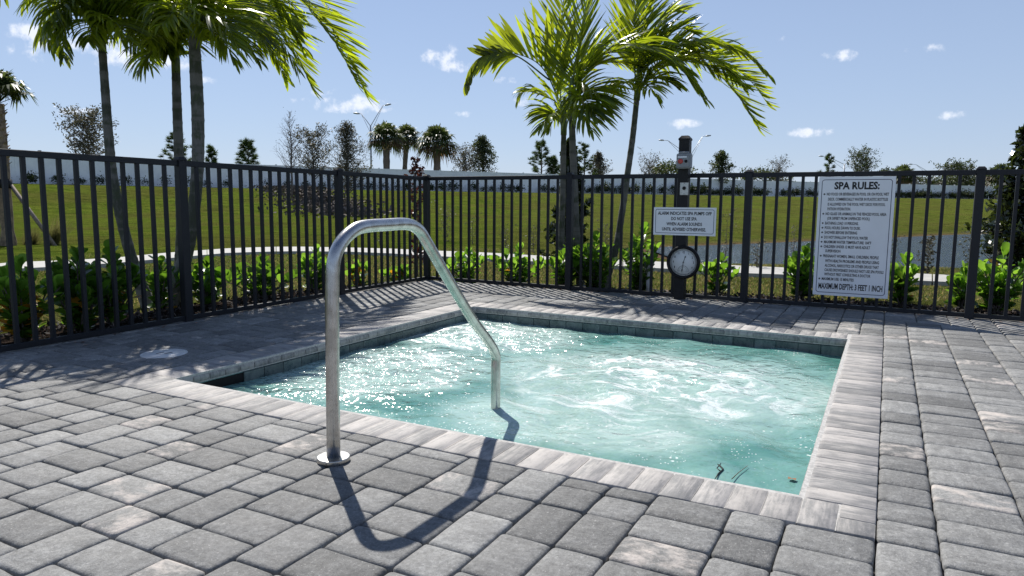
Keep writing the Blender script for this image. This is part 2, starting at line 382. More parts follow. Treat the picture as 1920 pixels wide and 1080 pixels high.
ga_, gb_, gc_ = W(700, 690, -.12), W(930, 625, -.12), W(1290, 690, -.12)
gm_ = t.math('MAXIMUM', blob(ga_[0], ga_[1], .9, .95), t.math('MAXIMUM', blob(gb_[0], gb_[1], 1.15, .75), t.math('MULTIPLY', blob(gc_[0], gc_[1], .9, .7), .45)))
gm_ = t.math('MULTIPLY', t.math('ADD', t.math('MULTIPLY', gm_, .70), .20), t.ramp(t.noise(p, 2.2, 3, .6), .3, .7, .75, 1.15, False))
hg_ = t.math('ADD', t.noise(p, 9, 1.2, .5, .3), t.math('MULTIPLY', t.noise(p, 23, 1, .5, .2), .42))
nrm = t.bump(t.math('MULTIPLY', hg_, gm_), 1.0, .085)
gls = t.node('ShaderNodeBsdfGlossy'); gls.inputs['Color'].default_value = (1, 1, 1, 1); t.put(gls.inputs['Roughness'], t.math('ADD', t.math('MULTIPLY', foam, .3), .12)); t.l.new(nrm, gls.inputs['Normal'])
fr = t.node('ShaderNodeFresnel', IOR=1.40); t.l.new(nrm, fr.inputs['Normal'])
tp = t.node('ShaderNodeBsdfTransparent'); tp.inputs['Color'].default_value = (.45, .86, .80, 1)
gl = t.node('ShaderNodeMixShader'); t.put(gl.inputs[0], t.math('SUBTRACT', .18, t.math('MULTIPLY', t.math('MAXIMUM', foam, milky), .17), True))
t.l.new(t.bsdf.outputs[0], gl.inputs[1]); t.l.new(tp.outputs[0], gl.inputs[2])
g2 = t.node('ShaderNodeMixShader'); t.put(g2.inputs[0], t.math('MULTIPLY', fr.outputs[0], .9, True)); t.l.new(gl.outputs[0], g2.inputs[1]); t.l.new(gls.outputs[0], g2.inputs[2]); t.l.new(g2.outputs[0], t.out.inputs[0]); MAT['spa_water'] = t.m

t = NT('pond_water'); p = t.pos()
t.set(Base_Color=t.mix(t.ramp(t.noise(p, .25, 3), .4, .6), (.018, .035, .075), (.025, .045, .08)), Roughness=.09, IOR=1.33,
      Normal=t.bump(t.math('ADD', t.noise(t.mapv(p, (1.2, 2.4, 1)), 2.6, 4, .6), t.noise(p, 9, 3)), .9, .09)); MAT['pond'] = t.m

# terrain: lawn, greener at the left, olive and thatchy at the right and near the deck
t = NT('lawn'); p = t.pos(); tn = t.node('ShaderNodeSeparateColor'); t.l.new(t.attr('tint').outputs['Color'], tn.inputs[0])
dry, mulch, bank = tn.outputs[0], tn.outputs[1], tn.outputs[2]
n1 = t.noise(p, .35, 5, .6); n2 = t.noise(p, 2.2, 5, .7); n3 = t.noise(p, 26, 4, .7); n4 = t.noise(p, 120, 3, .7)
g = t.mix(t.ramp(t.math('ADD', t.math('MULTIPLY', n2, .6), t.math('MULTIPLY', t.noise(t.mapv(p, (float(1), float(1), 1)), .55, 6, .75), .55)), .44, .70), (.084, .132, .016), (.155, .195, .028)); g = t.mix(t.math('MULTIPLY', t.ramp(t.noise(p, .16, 4, .6), .42, .62), .75), g, (.118, .115, .030))
d_ = t.mix(t.ramp(n2, .3, .7), (.150, .140, .050), (.088, .108, .022)); d_ = t.mix(t.math('MULTIPLY', t.ramp(n3, .45, .7), .5), d_, (.22, .18, .09))
c = t.mix(t.ramp(t.math('ADD', dry, t.math('MULTIPLY', t.math('SUBTRACT', n1, .5), .8)), .15, .95), g, d_)
n5 = t.noise(t.mapv(p, (.9, .9, 6)), 1.4, 5, .7); n6 = t.noise(p, .9, 4, .65)
def dotv(v):
    n_ = t.node('ShaderNodeVectorMath', operation='DOT_PRODUCT'); t.l.new(p, n_.inputs[0]); n_.inputs[1].default_value = tuple(float(k_) for k_ in v); return n_.outputs['Value']
cx_ = t.node('ShaderNodeCombineXYZ'); t.put(cx_.inputs[0], t.math('MULTIPLY', dotv(RT), .42)); t.put(cx_.inputs[1], t.math('MULTIPLY', dotv((FW[0], FW[1], 0)), .95)); t.put(cx_.inputs[2], t.math('MULTIPLY', dotv((0, 0, 1)), 4.0))
n7 = t.noise(cx_.outputs[0], 1.5, 6, .78)  # streak noise; its dark side paints turf ridge shadows into the lawn colour
c = t.mix(t.math('MULTIPLY', t.ramp(n7, .46, .60), .62), c, t.mix(.75, c, (.018, .034, .004))); c = t.mix(t.math('MULTIPLY', t.ramp(n7, .44, .34), .45), c, (.17, .20, .03)); c = t.mix(t.math('MULTIPLY', t.ramp(n6, .5, .7), .4), c, (.16, .17, .03))
c = t.mix(t.math('MULTIPLY', t.ramp(n3, .3, .6, 1, 0), .45), c, (.045, .055, .012)); c = t.mix(t.math('MULTIPLY', t.ramp(n4, .3, .55, 1, 0), .35), c, (.03, .035, .01))
c = t.mix(bank, c, (.16, .105, .065)); c = t.mix(t.ramp(mulch, .3, .6), c, t.mix(t.ramp(n3, .35, .65), (.018, .014, .012), (.055, .042, .035)))
t.set(Base_Color=c, Roughness=1.0, Specular_IOR_Level=0.0, Normal=t.bump(t.noise(p, 1.1, 6, .72), 1.0, .35, t.bump(t.math('ADD', n3, n4), .9, .03))); MAT['lawn'] = t.m

MAT['grass'] = leaf_mat('grass_blade', (.10, .115, .035), (.16, .18, .05), .6, .4, .25, 1.5, .2)
MAT['mulch'] = simple('mulch_chip', (.030, .024, .021), .85, nscale=20, var=.6, tint=True)
MAT['path'] = simple('path_concrete', (.40, .39, .36), .85, nscale=8, var=.08, bump=.2)
MAT['wall'] = simple('white_wall_panel', (.90, .92, .94), .7, nscale=1.5, var=.04, bump=0)
MAT['clusia'] = leaf_mat('thick_green_leaf', (.040, .100, .016), (.20, .40, .025), .28, .42, .35, 6)
MAT['clusia_new'] = leaf_mat('fresh_green_leaf', (.10, .22, .028), (.34, .60, .05), .28, .48, .25, 6)
MAT['yellow_leaf'] = leaf_mat('yellow_leaf', (.50, .24, .02), (.70, .34, .02), .4, .5, .25, 8)
MAT['frond'] = leaf_mat('palm_leaflet', (.052, .090, .014), (.46, .56, .02), .27, .5, .4, 4, .6)
MAT['frond_y'] = leaf_mat('palm_leaflet_yellowing', (.085, .11, .015), (.48, .56, .02), .27, .5, .4, 4, .6)
MAT['rachis'] = simple('palm_rachis', (.10, .14, .035), .4, nscale=20, var=.2)
t = NT('palm_trunk'); p = t.pos()
band = t.noise(t.mapv(p, (.6, .6, 9)), 1.0, 3, .5); bl = t.noise(p, 14, 5, .7); fn = t.noise(t.mapv(p, (30, 30, 8)), 1.0, 4, .7)
c = t.mix(t.ramp(band, .42, .58), (.060, .064, .042), (.15, .14, .122)); c = t.mix(t.ramp(bl, .5, .68), c, (.055, .07, .03)); c = t.mix(t.math('MULTIPLY', t.ramp(fn, .45, .7), .4), c, (.22, .205, .19))
c = t.mix(1.0, c, t.attr('tint').outputs['Color'], 'MULTIPLY')
t.set(Base_Color=c, Roughness=.75, Normal=t.bump(t.math('ADD', fn, bl), .5, .006)); MAT['palm_trunk'] = t.m
MAT['bark'] = simple('bark', (.105, .088, .078), .9, nscale=12, var=.3, bump=.6, bdist=.02)
MAT['boots'] = simple('palm_boots', (.22, .165, .115), .9, nscale=9, var=.3, bump=.6, bdist=.02, tint=True)
MAT['sabal'] = leaf_mat('fan_leaf', (.040, .060, .022), (.13, .17, .04), .45, .3, .35, 1.2, .3)
MAT['sabal_dead'] = leaf_mat('dry_fan_leaf', (.12, .085, .05), (.2, .13, .06), .7, .3, .35, 1.2, .2)
MAT['pine'] = leaf_mat('pine_needles', (.040, .070, .022), (.10, .15, .03), .6, .3, .35, 1.0, .2)
MAT['oak'] = leaf_mat('oak_leaves', (.045, .060, .026), (.10, .13, .03), .5, .3, .4, 1.0, .3)
MAT['grey_leaf'] = leaf_mat('grey_leaf', (.085, .080, .062), (.13, .125, .07), .5, .3, .4, 1.5, .3)
MAT['dark_leaf'] = leaf_mat('dark_glossy_leaf', (.018, .028, .010), (.06, .085, .015), .18, .25, .5, 5, .7)
MAT['maroon_leaf'] = leaf_mat('maroon_leaf', (.045, .018, .016), (.12, .035, .02), .3, .3, .5, 5, .5)

# ------------------------------------------------------------------ terrain
WALLX = np.array([-140, -80, -41, -27.5, -16, 0, 35, 86, 150.0]); WALLY = np.array([28, 38, 57, 70, 77, 86, 106, 127, 142.0])
def px_cf(x, y, z): p_ = W(x, y, z); return toCF(p_[0], p_[1])
POND_Z = -0.55
pond = [px_cf(x, y, POND_Z) for x, y in ((1222, 470), (1240, 463), (1340, 459.5), (1500, 453), (1650, 446.5), (1780, 440.5), (1920, 436), (2250, 430), (2300, 520), (1920, 513), (1715, 504), (1450, 497), (1330, 497), (1262, 484))]
pond = np.array(pond)
def poly_sd(X, Y, poly):
    X = np.asarray(X, float); Y = np.asarray(Y, float); d = np.full(X.shape, 1e9); ins = np.zeros(X.shape, bool); n = len(poly)
    for i in range(n):
        ax, ay = poly[i]; bx, by = poly[(i+1) % n]; ex, ey = bx-ax, by-ay; L2 = ex*ex+ey*ey
        tt = np.clip(((X-ax)*ex+(Y-ay)*ey)/L2, 0, 1); d = np.minimum(d, np.hypot(X-ax-tt*ex, Y-ay-tt*ey))
        c = ((ay > Y) != (by > Y)); xi = np.where(c, (bx-ax)*(Y-ay)/(by-ay+1e-12)+ax, 0); ins ^= c & (X < xi)
    return np.where(ins, -d, d)
def smooth(a): a = np.clip(a, 0, 1); return a*a*(3-2*a)
PATH = [(-340, 522, 540), (-120, 505, 521), (20, 491.5, 504), (120, 488, 499), (204, 484, 494), (315, 473.5, 484), (426, 465.5, 474), (502, 462.7, 471.5), (562, 462.3, 470.7), (655, 464, 471.8), (735, 466, 475),
        (793, 469, 479), (906, 473, 484), (1027, 480, 491.5), (1187, 488, 500), (1402, 498.6, 512.3), (1457, 500.8, 514), (1715, 512.5, 526), (1776, 515, 528), (1918, 522, 536), (2300, 540, 558)]
PZ = -0.10
path_far = np.array([px_cf(x, a, PZ) for x, a, b in PATH]); path_near = np.array([px_cf(x, b, PZ) for x, a, b in PATH])
path_poly = np.vstack([path_far, path_near[::-1]])
def ground(X, Y):
    X = np.asarray(X, float); Y = np.asarray(Y, float)
    yw = np.interp(X, WALLX, WALLY); st = yw-np.interp(X, [-40, 0, 20, 60], [26, 40, 52, 62])
    z = -.16+2.31*smooth((Y-st)/(yw-.2-st))**.9
    d = poly_sd(X, Y, pond); k = smooth(d/5.0); z = np.where(d > 0, (POND_Z-.03)*(1-k)+z*k, POND_Z-.03-.3*np.minimum(-d, 4))
    near = smooth((Y-7.0)/2.4); z = -.055*(1-near)+z*near
    return z
def gz(x, y):
    X, Y = toCF(x, y); return float(ground(np.array([X]), np.array([Y]))[0])
def lines(a, b, step, far, grow=1.18):
    l = list(np.arange(a, b, step)); s = step; v = b
    while v < far[1]: l.append(v); s *= grow; v += s
    s = step; v = a-step; pre = []
    while v > far[0]: pre.append(v); s *= grow; v -= s
    return np.array(pre[::-1]+l)
gx = lines(-14, 14, .3, (-1500, 1500), 1.08); gy = lines(-5, 22, .3, (-300, 3000), 1.06)
GX, GY = np.meshgrid(gx, gy, indexing='ij'); GZ = ground(GX, GY)
lx = (GX-OO[0])*UU[0]+(GY-OO[1])*UU[1]; ly = (GX-OO[0])*VV[0]+(GY-OO[1])*VV[1]
fence_d = np.maximum((-4.72-.035*(ly-1.43))-lx, ly-(4.80-.009*(lx+4.84)))       # distance outside the fence
under = (fence_d < -.25) & (ly > -4.9) & (lx < 6.2); GZ = np.where(under, -1.6, GZ)
GZ = GZ+np.where(fence_d > .05, .035*np.exp(-((fence_d-.55)/.35)**2), 0)
nvv = len(gx)*len(gy)
co = np.stack([lx, ly, GZ], -1).reshape(-1, 3)
me = bpy.data.meshes.new('lawn_ground'); ii, jj = np.meshgrid(np.arange(len(gx)-1), np.arange(len(gy)-1), indexing='ij'); a0 = (ii*len(gy)+jj).ravel()
quads = np.stack([a0, a0+len(gy), a0+len(gy)+1, a0+1], -1)
me.from_pydata(co.tolist(), [], quads.tolist())
pd_ = poly_sd(GX, GY, pond)
dryv = np.interp(GX, [-12, -4, 3, 30], [0.0, .12, .48, .45]); dryv = np.maximum(dryv, .85*smooth((15.5-GY)/4)*np.interp(GX, [-6, -2], [.45, 1]))
yw_ = np.interp(GX, WALLX, WALLY); dryv = np.maximum(dryv, .0)
mul = np.where(fence_d < .95, 1.0, 0.0)*(GY < 14); mul = np.maximum(mul, ((yw_-GY) < 1.7+.5*np.sin(GX*1.7)*np.sin(GX*.37))*((yw_-GY) > 0)*1.0)
bankv = np.exp(-(np.clip(pd_, 0, 9)/.9)**2)*(GY > np.interp(GX, pond[:, 0][:8], pond[:, 1][:8])-3)
a = me.color_attributes.new('tint', 'FLOAT_COLOR', 'POINT')
a.data.foreach_set('color', np.stack([dryv, mul, bankv, np.ones_like(mul)], -1).reshape(-1, 4).astype(np.float32).ravel())
me.polygons.foreach_set('use_smooth', np.ones(len(me.polygons), bool)); me.materials.append(MAT['lawn']); me.update()
tag(link('lawn_ground', me), kind='structure')

# pond
pv = [CF(x, y, POND_Z) for x, y in pond]; b = MB(); b.add([tuple(q) for q in pv], [tuple(range(len(pv)-1, -1, -1))], smooth=False)
tag(b.build('pond_water', MAT['pond']), kind='structure')

# path of concrete slabs
proot = empty('garden_path', CF(0, 13, PZ)); tag(proot, kind='structure')
def resample(P, n):
    d = np.r_[0, np.cumsum(np.hypot(*np.diff(P, axis=0).T))]; u = np.linspace(0, d[-1], n); return np.stack([np.interp(u, d, P[:, 0]), np.interp(u, d, P[:, 1])], -1)
cl = (path_far+path_near)/2; d = np.r_[0, np.cumsum(np.hypot(*np.diff(cl, axis=0).T))]; nsl = int(d[-1]/1.5)
uu = np.linspace(0, d[-1], nsl*3+1)
pf = np.stack([np.interp(uu, d, path_far[:, k]) for k in (0, 1)], -1); pn = np.stack([np.interp(uu, d, path_near[:, k]) for k in (0, 1)], -1)
for i in range(nsl):
    A = [pf[i*3+k] for k in range(4)]; B = [pn[i*3+k] for k in range(4)]
    A = [x.copy() for x in A]; B = [x.copy() for x in B]
    for L_ in (A, B): L_[0] += (L_[1]-L_[0])*.016; L_[3] += (L_[2]-L_[3])*.016
    vs = []
    for z in (PZ, PZ-.12):
        vs += [CF(*q, z) for q in A]+[CF(*q, z) for q in B]
    fs = [(k, k+4, k+5, k+1) for k in range(3)]+[(k+4, k+12, k+13, k+5) for k in range(3)]+[(k+8, k, k+1, k+9) for k in range(3)]+[(0, 8, 12, 4), (3, 7, 15, 11)]
    b = MB(tuple(CF(0, 13, PZ))); b.add(vs, fs, smooth=False); o = b.build('slab', MAT['path'], proot); o.location = (0, 0, 0)

# ------------------------------------------------------------------ deck and pavers
SPX0 = -3.47; SPY1 = 3.45
def fA(y): return -4.72-.0355*(y-1.43)
def fB(x): return 4.80-.009*(x+4.84)
deck = MB()
ox0, ox1, oy0, oy1 = -5.0, 6.4, -5.1, 4.86
for (x0, x1, y0, y1) in ((ox0, SPX0+.1, oy0, oy1), (-.1, ox1, oy0, oy1), (SPX0+.1, -.1, oy0, .1), (SPX0+.1, -.1, SPY1-.1, oy1)):
    def cl_(x, y): return (max(x, fA(y)-.07), min(y, fB(x)+.07))
    q = [cl_(x0, y0), cl_(x1, y0), cl_(x1, y1), cl_(x0, y1)]
    deck.add([(a_, b_, -.022) for a_, b_ in q]+[(a_, b_, -.5) for a_, b_ in q], [(0, 1, 2, 3), (0, 4, 5, 1), (1, 5, 6, 2), (2, 6, 7, 3), (3, 7, 4, 0)], smooth=False)
droot = deck.build('pool_deck', MAT['joint_sand']); tag(droot, kind='structure')

MOD = .0775
NX0, NX1, NY0, NY1 = -64, 84, -66, 62
occ = np.zeros((NX1-NX0, NY1-NY0), bool); rects = []
prng = random.Random(12); below = {}
for j in range(NY1-NY0):
    i = 0
    while i < NX1-NX0:
        if occ[i, j]: i += 1; continue
        k = i
        while k < NX1-NX0 and not occ[k, j]: k += 1
        gap = k-i
        opts = [w for w in (2, 3) if gap-w != 1 and gap >= w] or [gap]
        w = prng.choice(opts+[2 if 2 in opts else opts[0]] if i+NX0 < -1 else opts+[3 if 3 in opts else opts[0]]); pw_ = below.get(i)
        if pw_ in opts and prng.random() < .86: w = pw_
        below[i] = w; h = 2 if w == 3 else prng.choice([2, 2, 3]) 
        occ[i:i+w, j:j+h] = True; rects.append((NX0+i, NY0+j, w, h)); i += w
def clip_rect(x0, x1, y0, y1):
    ym, xm = (y0+y1)/2, (x0+x1)/2
    x0 = max(x0, fA(ym)-.06); y1 = min(y1, fB(xm)+.06)
    if x1-x0 < .03 or y1-y0 < .03: return []
    out = [(x0, x1, y0, y1)]
    if x1 > SPX0 and x0 < 0 and y1 > 0 and y0 < SPY1:
        out = []
        if x0 < SPX0: out.append((x0, SPX0, y0, y1)); x0 = SPX0
        if x1 > 0: out.append((0, x1, y0, y1)); x1 = 0
        if y0 < 0: out.append((x0, x1, y0, 0))
        if y1 > SPY1: out.append((x0, x1, SPY1, y1))
        out = [r for r in out if r[1]-r[0] > .025 and r[3]-r[2] > .025]
    return out
def paver_geo(mb, x0, x1, y0, y1, rnd):
    g_ = .0010; x0 += g_; x1 -= g_; y0 += g_; y1 -= g_
    cx, cy = (x0+x1)/2, (y0+y1)/2; hx, hy = (x1-x0)/2, (y1-y0)/2; m = min(hx, hy); c = min(.0115, m*.5)
    def ring(ins, jit):
        X, Y = hx-ins, hy-ins; k = max(c-ins*.3, .004); P = []
        for sx, sy, o in ((1, -1, 0), (1, 1, 1), (-1, 1, 0), (-1, -1, 1)):
            a_, b_ = (X*sx-(k*sx), Y*sy), (X*sx, Y*sy-(k*sy)); mid = (X*sx-.3*k*sx, Y*sy-.3*k*sy)
            P += [a_, mid, b_] if o == 0 else [b_, mid, a_]
            nx, ny = {(1, -1): (1, 1), (1, 1): (-1, 1), (-1, 1): (-1, -1), (-1, -1): (1, -1)}[(sx, sy)]
            P.append({(1, -1): (X, 0), (1, 1): (0, Y), (-1, 1): (-X, 0), (-1, -1): (0, -Y)}[(sx, sy)])
        return P
    jt = []; kx, ky = [rnd.uniform(0, .0032) for _ in range(4)], [rnd.uniform(0, .0032) for _ in range(4)]
    for q_ in range(16):
        e_ = q_ % 4 == 3; c_ = ((q_+1)//4) % 4 if not e_ else 0
        jt.append((rnd.uniform(-.0008, .0012), rnd.uniform(-.0008, .0012)) if e_ else (kx[q_//4]+rnd.uniform(-.0006, .0008), ky[q_//4]+rnd.uniform(-.0006, .0008)))
    dz = rnd.uniform(-.0022, .0022); tx, ty = rnd.uniform(-.008, .008), rnd.uniform(-.008, .008)
    vs = []; b1 = min(.0055, m*.3); b2 = min(.0125, m*.6)
    for ins, z in ((0, -.05), (0, -.0075), (b1, -.0024), (b2, 0.0)):
        for (px_, py_), (ja, jb) in zip(ring(ins, 1), jt):
            f_ = 1.0-ins/ .05
            X, Y = px_+ja*(1 if px_ > 0 else -1)*-1*abs(f_), py_+jb*-abs(f_)*(1 if py_ > 0 else -1)
            vs.append((cx+X, cy+Y, z+dz+tx*X+ty*Y))
    vs.append((cx, cy, dz+.0008)); n = 16; fs = []
    for l in range(3):
        for i in range(n): fs.append((l*n+i, l*n+(i+1) % n, (l+1)*n+(i+1) % n, (l+1)*n+i))
    for i in range(n): fs.append((3*n+i, 3*n+(i+1) % n, 4*n))
    tone = rnd.gauss(.192, .032); tone = min(.28, max(.135, tone)); cream = rnd.choice([0, 0, .2, .3, .36, .42, .5, .56]) if rnd.random() < .66 else 0
    if rnd.random() < .06: cream = rnd.uniform(.8, 1.0)
    sd_ = rnd.uniform(0, 40); sw = rnd.random() < .35
    st = [((v[1] if sw else v[0])+sd_, (v[0] if sw else v[1])+sd_*.7, sd_) for v in vs]
    mb.add(vs, fs, 0, (tone, cream, 0), st)
allp = []
for (i, j, w, h) in rects:
    for r in clip_rect(i*MOD, (i+w)*MOD, j*MOD, (j+h)*MOD):
        cx, cy = (r[0]+r[1])/2, (r[2]+r[3])/2
        if cx > ox1-.1 or cy < oy0+.1: continue
        q = np.array([cx, cy, 0])-CAM; dd = q@FW; sx = 960+FOC*(q@RT)/dd if dd > 0 else -9999; sy = 540-FOC*(q@UP)/dd if dd > 0 else -9999
        vis = dd > .3 and -90 < sx < 2010 and sy < 1180
        area = (r[1]-r[0])*(r[3]-r[2])*HC/(dd**3) if vis else 0
        allp.append((area, r))
allp.sort(key=lambda k: -k[0])
prnd = random.Random(5)
rest = MB()
for k, (ar, r) in enumerate(allp):
    if k < 298:
        o0 = ((r[0]+r[1])/2, (r[2]+r[3])/2, 0); b = MB(o0); paver_geo(b, *r, prnd); b.build('paver', MAT['paver'], droot)
    else: paver_geo(rest, *r, prnd)
o = rest.build('far_pavers', MAT['paver'], droot); o['kind'] = 'stuff'

# ------------------------------------------------------------------ spa: coping, tiles, shell
IX0, IX1, IY0, IY1 = -3.245, -.225, .225, 3.225
cb = MB()
for (x0, x1, y0, y1) in ((SPX0+.004, -.004, .004, .22), (SPX0+.004, -.004, SPY1-.22, SPY1-.004), (SPX0+.004, SPX0+.22, .22, SPY1-.22), (-.22, -.004, .22, SPY1-.22)):
    cb.box(((x0+x1)/2, (y0+y1)/2, -.030), (x1-x0, y1-y0, .054))
croot = cb.build('spa_coping', MAT['grout']); tag(croot, kind='structure')
PROF = [(0.0005, -.05), (.0005, -.003), (.004, 0.0), (.10, .0006), (.190, 0.0), (.206, -.0035), (.2185, -.012), (.2265, -.024), (.2275, -.037), (.222, -.050), (.210, -.058), (.20, -.060)]
crnd = random.Random(3)
def coping_stone(side, a, b, cut=None):
    """a..b along the side; depth runs from the outer edge to the water"""
    g_ = .0016; a += g_; b -= g_; prof = PROF if cut is None else [(0.0005, -.05), (.0005, -.003), (.004, 0), (cut-.006, 0), (cut-.003, -.003), (cut-.003, -.05)]
    dz = crnd.uniform(-.0006, .0006); vs = []; st = []; sd_ = crnd.uniform(0, 50)
    e = .0022
    for (t_, ins) in ((a, 1), (a+e, 0), ((a+b)/2, 0), (b-e, 0), (b, 1)):
        for (d_, z) in prof:
            z2 = z-(.0022 if ins and z > -.04 else 0)+dz; d2 = d_-(.002 if ins and d_ > .2 else 0)
            if side == 'front': P = (t_, d2, z2)
            elif side == 'back': P = (t_, SPY1-d2, z2)
            elif side == 'left': P = (SPX0+d2, t_, z2)
            else: P = (-d2, t_, z2)
            vs.append(P); st.append((d_+sd_, (t_-a)+sd_*.7, sd_+z))
    m = len(prof); fs = []
    for i in range(4):
        for j in range(m-1): fs.append((i*m+j, i*m+j+1, (i+1)*m+j+1, (i+1)*m+j) if side in ('front', 'left') else (i*m+j, (i+1)*m+j, (i+1)*m+j+1, i*m+j+1))
    fs += [tuple(range(m)), tuple(4*m+j for j in range(m-1, -1, -1))]
    mb = MB(vs[0]); mb.add(vs, fs, 0, (crnd.uniform(.9, 1.1), crnd.uniform(.05, .95), 0), st); o = mb.build('coping_stone', MAT['coping'], croot); return o
w_ = .1030
x = -.206
while x-w_ > SPX0+.2: coping_stone('front', x-w_, x); x -= w_
xs_ = x
coping_stone('front', SPX0+.228, xs_) if xs_-(SPX0+.228) > .02 else None
coping_stone('front', -.206, -.103, cut=.2045); coping_stone('front', -.103, 0, cut=.1010)
coping_stone('front', SPX0, SPX0+.114, cut=.2275); coping_stone('front', SPX0+.114, SPX0+.228, cut=.2275)
y = .206
coping_stone('right', .103, .206, cut=.1010)
while y+w_ < SPY1-.0: coping_stone('right', y, y+w_); y += w_
coping_stone('right', y, SPY1) if SPY1-y > .02 else None
x = -.228
while x-w_ > SPX0+.0: coping_stone('back', x-w_, x); x -= w_
y = .2275
while y+w_ < SPY1-.228: coping_stone('left', y, y+w_); y += w_
coping_stone('left', y, SPY1-.2285) if SPY1-.2285-y > .02 else None

sh = MB(); X0, X1, Y0, Y1 = IX0-.02, IX1+.02, IY0-.02, IY1+.02; zt, zb, zs = -.062, -.98, -.52
def quad(*p): sh.add(p, [(0, 1, 2, 3)], smooth=False)
quad((X0, Y0, zb), (X1, Y0, zb), (X1, Y1, zb), (X0, Y1, zb))
quad((X0, Y0, zt), (X0, Y0, zb), (X0, Y1, zb), (X0, Y1, zt)); quad((X1, Y0, zb), (X1, Y0, zt), (X1, Y1, zt), (X1, Y1, zb))
quad((X0, Y1, zt), (X0, Y1, zb), (X1, Y1, zb), (X1, Y1, zt)); quad((X0, Y0, zb), (X0, Y0, zt), (X1, Y0, zt), (X1, Y0, zb))
for (a_, b_, c_, d_) in ((X0, X1, Y0, Y0+.42), (X0, X1, Y1-.42, Y1), (X0, X0+.42, Y0+.42, Y1-.42), (X1-.42, X1, Y0+.42, Y1-.42)):
    sh.box(((a_+b_)/2, (c_+d_)/2, (zb+zs)/2), (b_-a_, d_-c_, zs-zb))
sh.box((-1.72, Y0+.56, -.72), (.9, .28, .46)); sh.box((-1.72, Y0+.22, -.42), (.9, .40, .22))
sroot = sh.build('spa_shell', MAT['plaster']); tag(sroot, kind='structure')
trnd = random.Random(9)
def wall_tile(c, size):
    mb = MB(c); mb.box(c, size, bev=.002, col=(k := trnd.uniform(.75, 1.25), k, k)); mb.build('wall_tile', MAT['tile'], sroot)
tl = .151; n_ = 20
SK0, SK1 = .42, .73
for i in range(n_):
    cx = IX0-.01+tl*(i+.5)
    for yy in (IY0-.012, IY1+.012): wall_tile((cx, yy, -.1365), (tl-.003, .016, .148))
    cy = IY0-.01+tl*(i+.5)
    wall_tile((IX1+.012, cy, -.1365), (.016, tl-.003, .148))
    if not (cy > SK0-.06 and cy < SK1): wall_tile((IX0-.012, cy, -.1365), (.016, tl-.003, .148))
# skimmer mouth: flat black plate standing in for the shaded opening in the left wall
mb = MB(); mb.box((IX0-.0145, .52, -.14), (.006, .40, .15)); o = mb.build('skimmer_mouth', MAT['black'], sroot)

# spa water sheet with real waves
n = 170; wx = np.linspace(IX0-.004, IX1+.004, n); wy = np.linspace(IY0-.004, IY1+.004, n); WX, WY = np.meshgrid(wx, wy, indexing='ij')
WZ = np.full(WX.shape, -.118); r2_ = np.random.default_rng(4)
for k in range(46):
    fr = r2_.uniform(4, 26); an = r2_.uniform(0, 2*math.pi); ph = r2_.uniform(0, 6.28); am_ = .0125/fr**.9*r2_.uniform(.5, 1.3)
    WZ += am_*np.sin(fr*(WX*math.cos(an)+WY*math.sin(an))+ph+1.3*np.sin(2.1*WX+ph)+1.1*np.cos(2.7*WY-ph))
for (a_, b_) in [W(1230, 720, -.12)[:2], W(900, 630, -.12)[:2], W(1040, 745, -.12)[:2]]:
    rr = np.hypot(WX-a_, WY-b_); WZ += .012*np.exp(-(rr/.45)**2)*np.cos(rr*17)
me = bpy.data.meshes.new('spa_water'); ii, jj = np.meshgrid(np.arange(n-1), np.arange(n-1), indexing='ij'); a0 = (ii*n+jj).ravel()
me.from_pydata(np.stack([WX, WY, WZ], -1).reshape(-1, 3).tolist(), [], np.stack([a0, a0+n, a0+n+1, a0+1], -1).tolist())
me.polygons.foreach_set('use_smooth', np.ones(len(me.polygons), bool)); me.materials.append(MAT['spa_water']); me.update()
tag(link('spa_water', me), kind='structure')

# skimmer lid
c = (-3.82, .575, 0.0); r = empty('skimmer_lid', c); tag(r, 'round white plastic skimmer lid set into the grey pavers left of the spa', 'lid')
mb = MB(); mb.lathe((0, 0, 0), [(.128, -.01), (.130, .0035), (.127, .0052), (.118, .0055), (.116, .0042)], 40); mb.build('rim', MAT['lid'], r)
mb = MB(); mb.lathe((0, 0, 0), [(.1155, -.01), (.115, .0050), (.05, .0058), (.01, .0060)], 40); mb.build('disc', MAT['lid'], r)
for s_ in (-1, 1):
    mb = MB(); mb.box((.012*s_*2, .01*s_, .0063), (.008, .052, .002)); mb.build('finger_slot', MAT['black'], r)

# ------------------------------------------------------------------ hand rail
RX = -1.72
ctr = [onx(px_, py_, RX) for px_, py_ in ((628, 480), (642, 452), (663, 432), (682, 425), (725, 421.5), (765, 420.5), (784, 430), (796, 447), (844, 530), (890, 605), (916, 640), (929, 665), (929.5, 690))]
cp = [(RX, -.278, .015), (RX, -.27, .45), (RX, -.262, .66)]+[(RX, q[1], q[2]) for q in ctr]+[(RX, .905, -.15), (RX, .905, -.60)]
cp = [Vector(q) for q in cp]
def catmull(P, m=6):
    out = []
    for i in range(len(P)-1):
        p0, p1, p2, p3 = P[max(i-1, 0)], P[i], P[i+1], P[min(i+2, len(P)-1)]
        t1 = (p2-p0)/max((p2-p0).length, 1e-6)*(p2-p1).length; t2 = (p3-p1)/max((p3-p1).length, 1e-6)*(p2-p1).length
        for k in range(m):
            s_ = k/m; out.append((2*s_**3-3*s_**2+1)*p1+(s_**3-2*s_**2+s_)*t1+(-2*s_**3+3*s_**2)*p2+(s_**3-s_**2)*t2)
    out.append(P[-1]); return out
r = empty('hand_rail', (RX, -.278, 0)); tag(r, 'bent stainless steel hand rail rising from the deck and down into the spa water', 'hand rail')
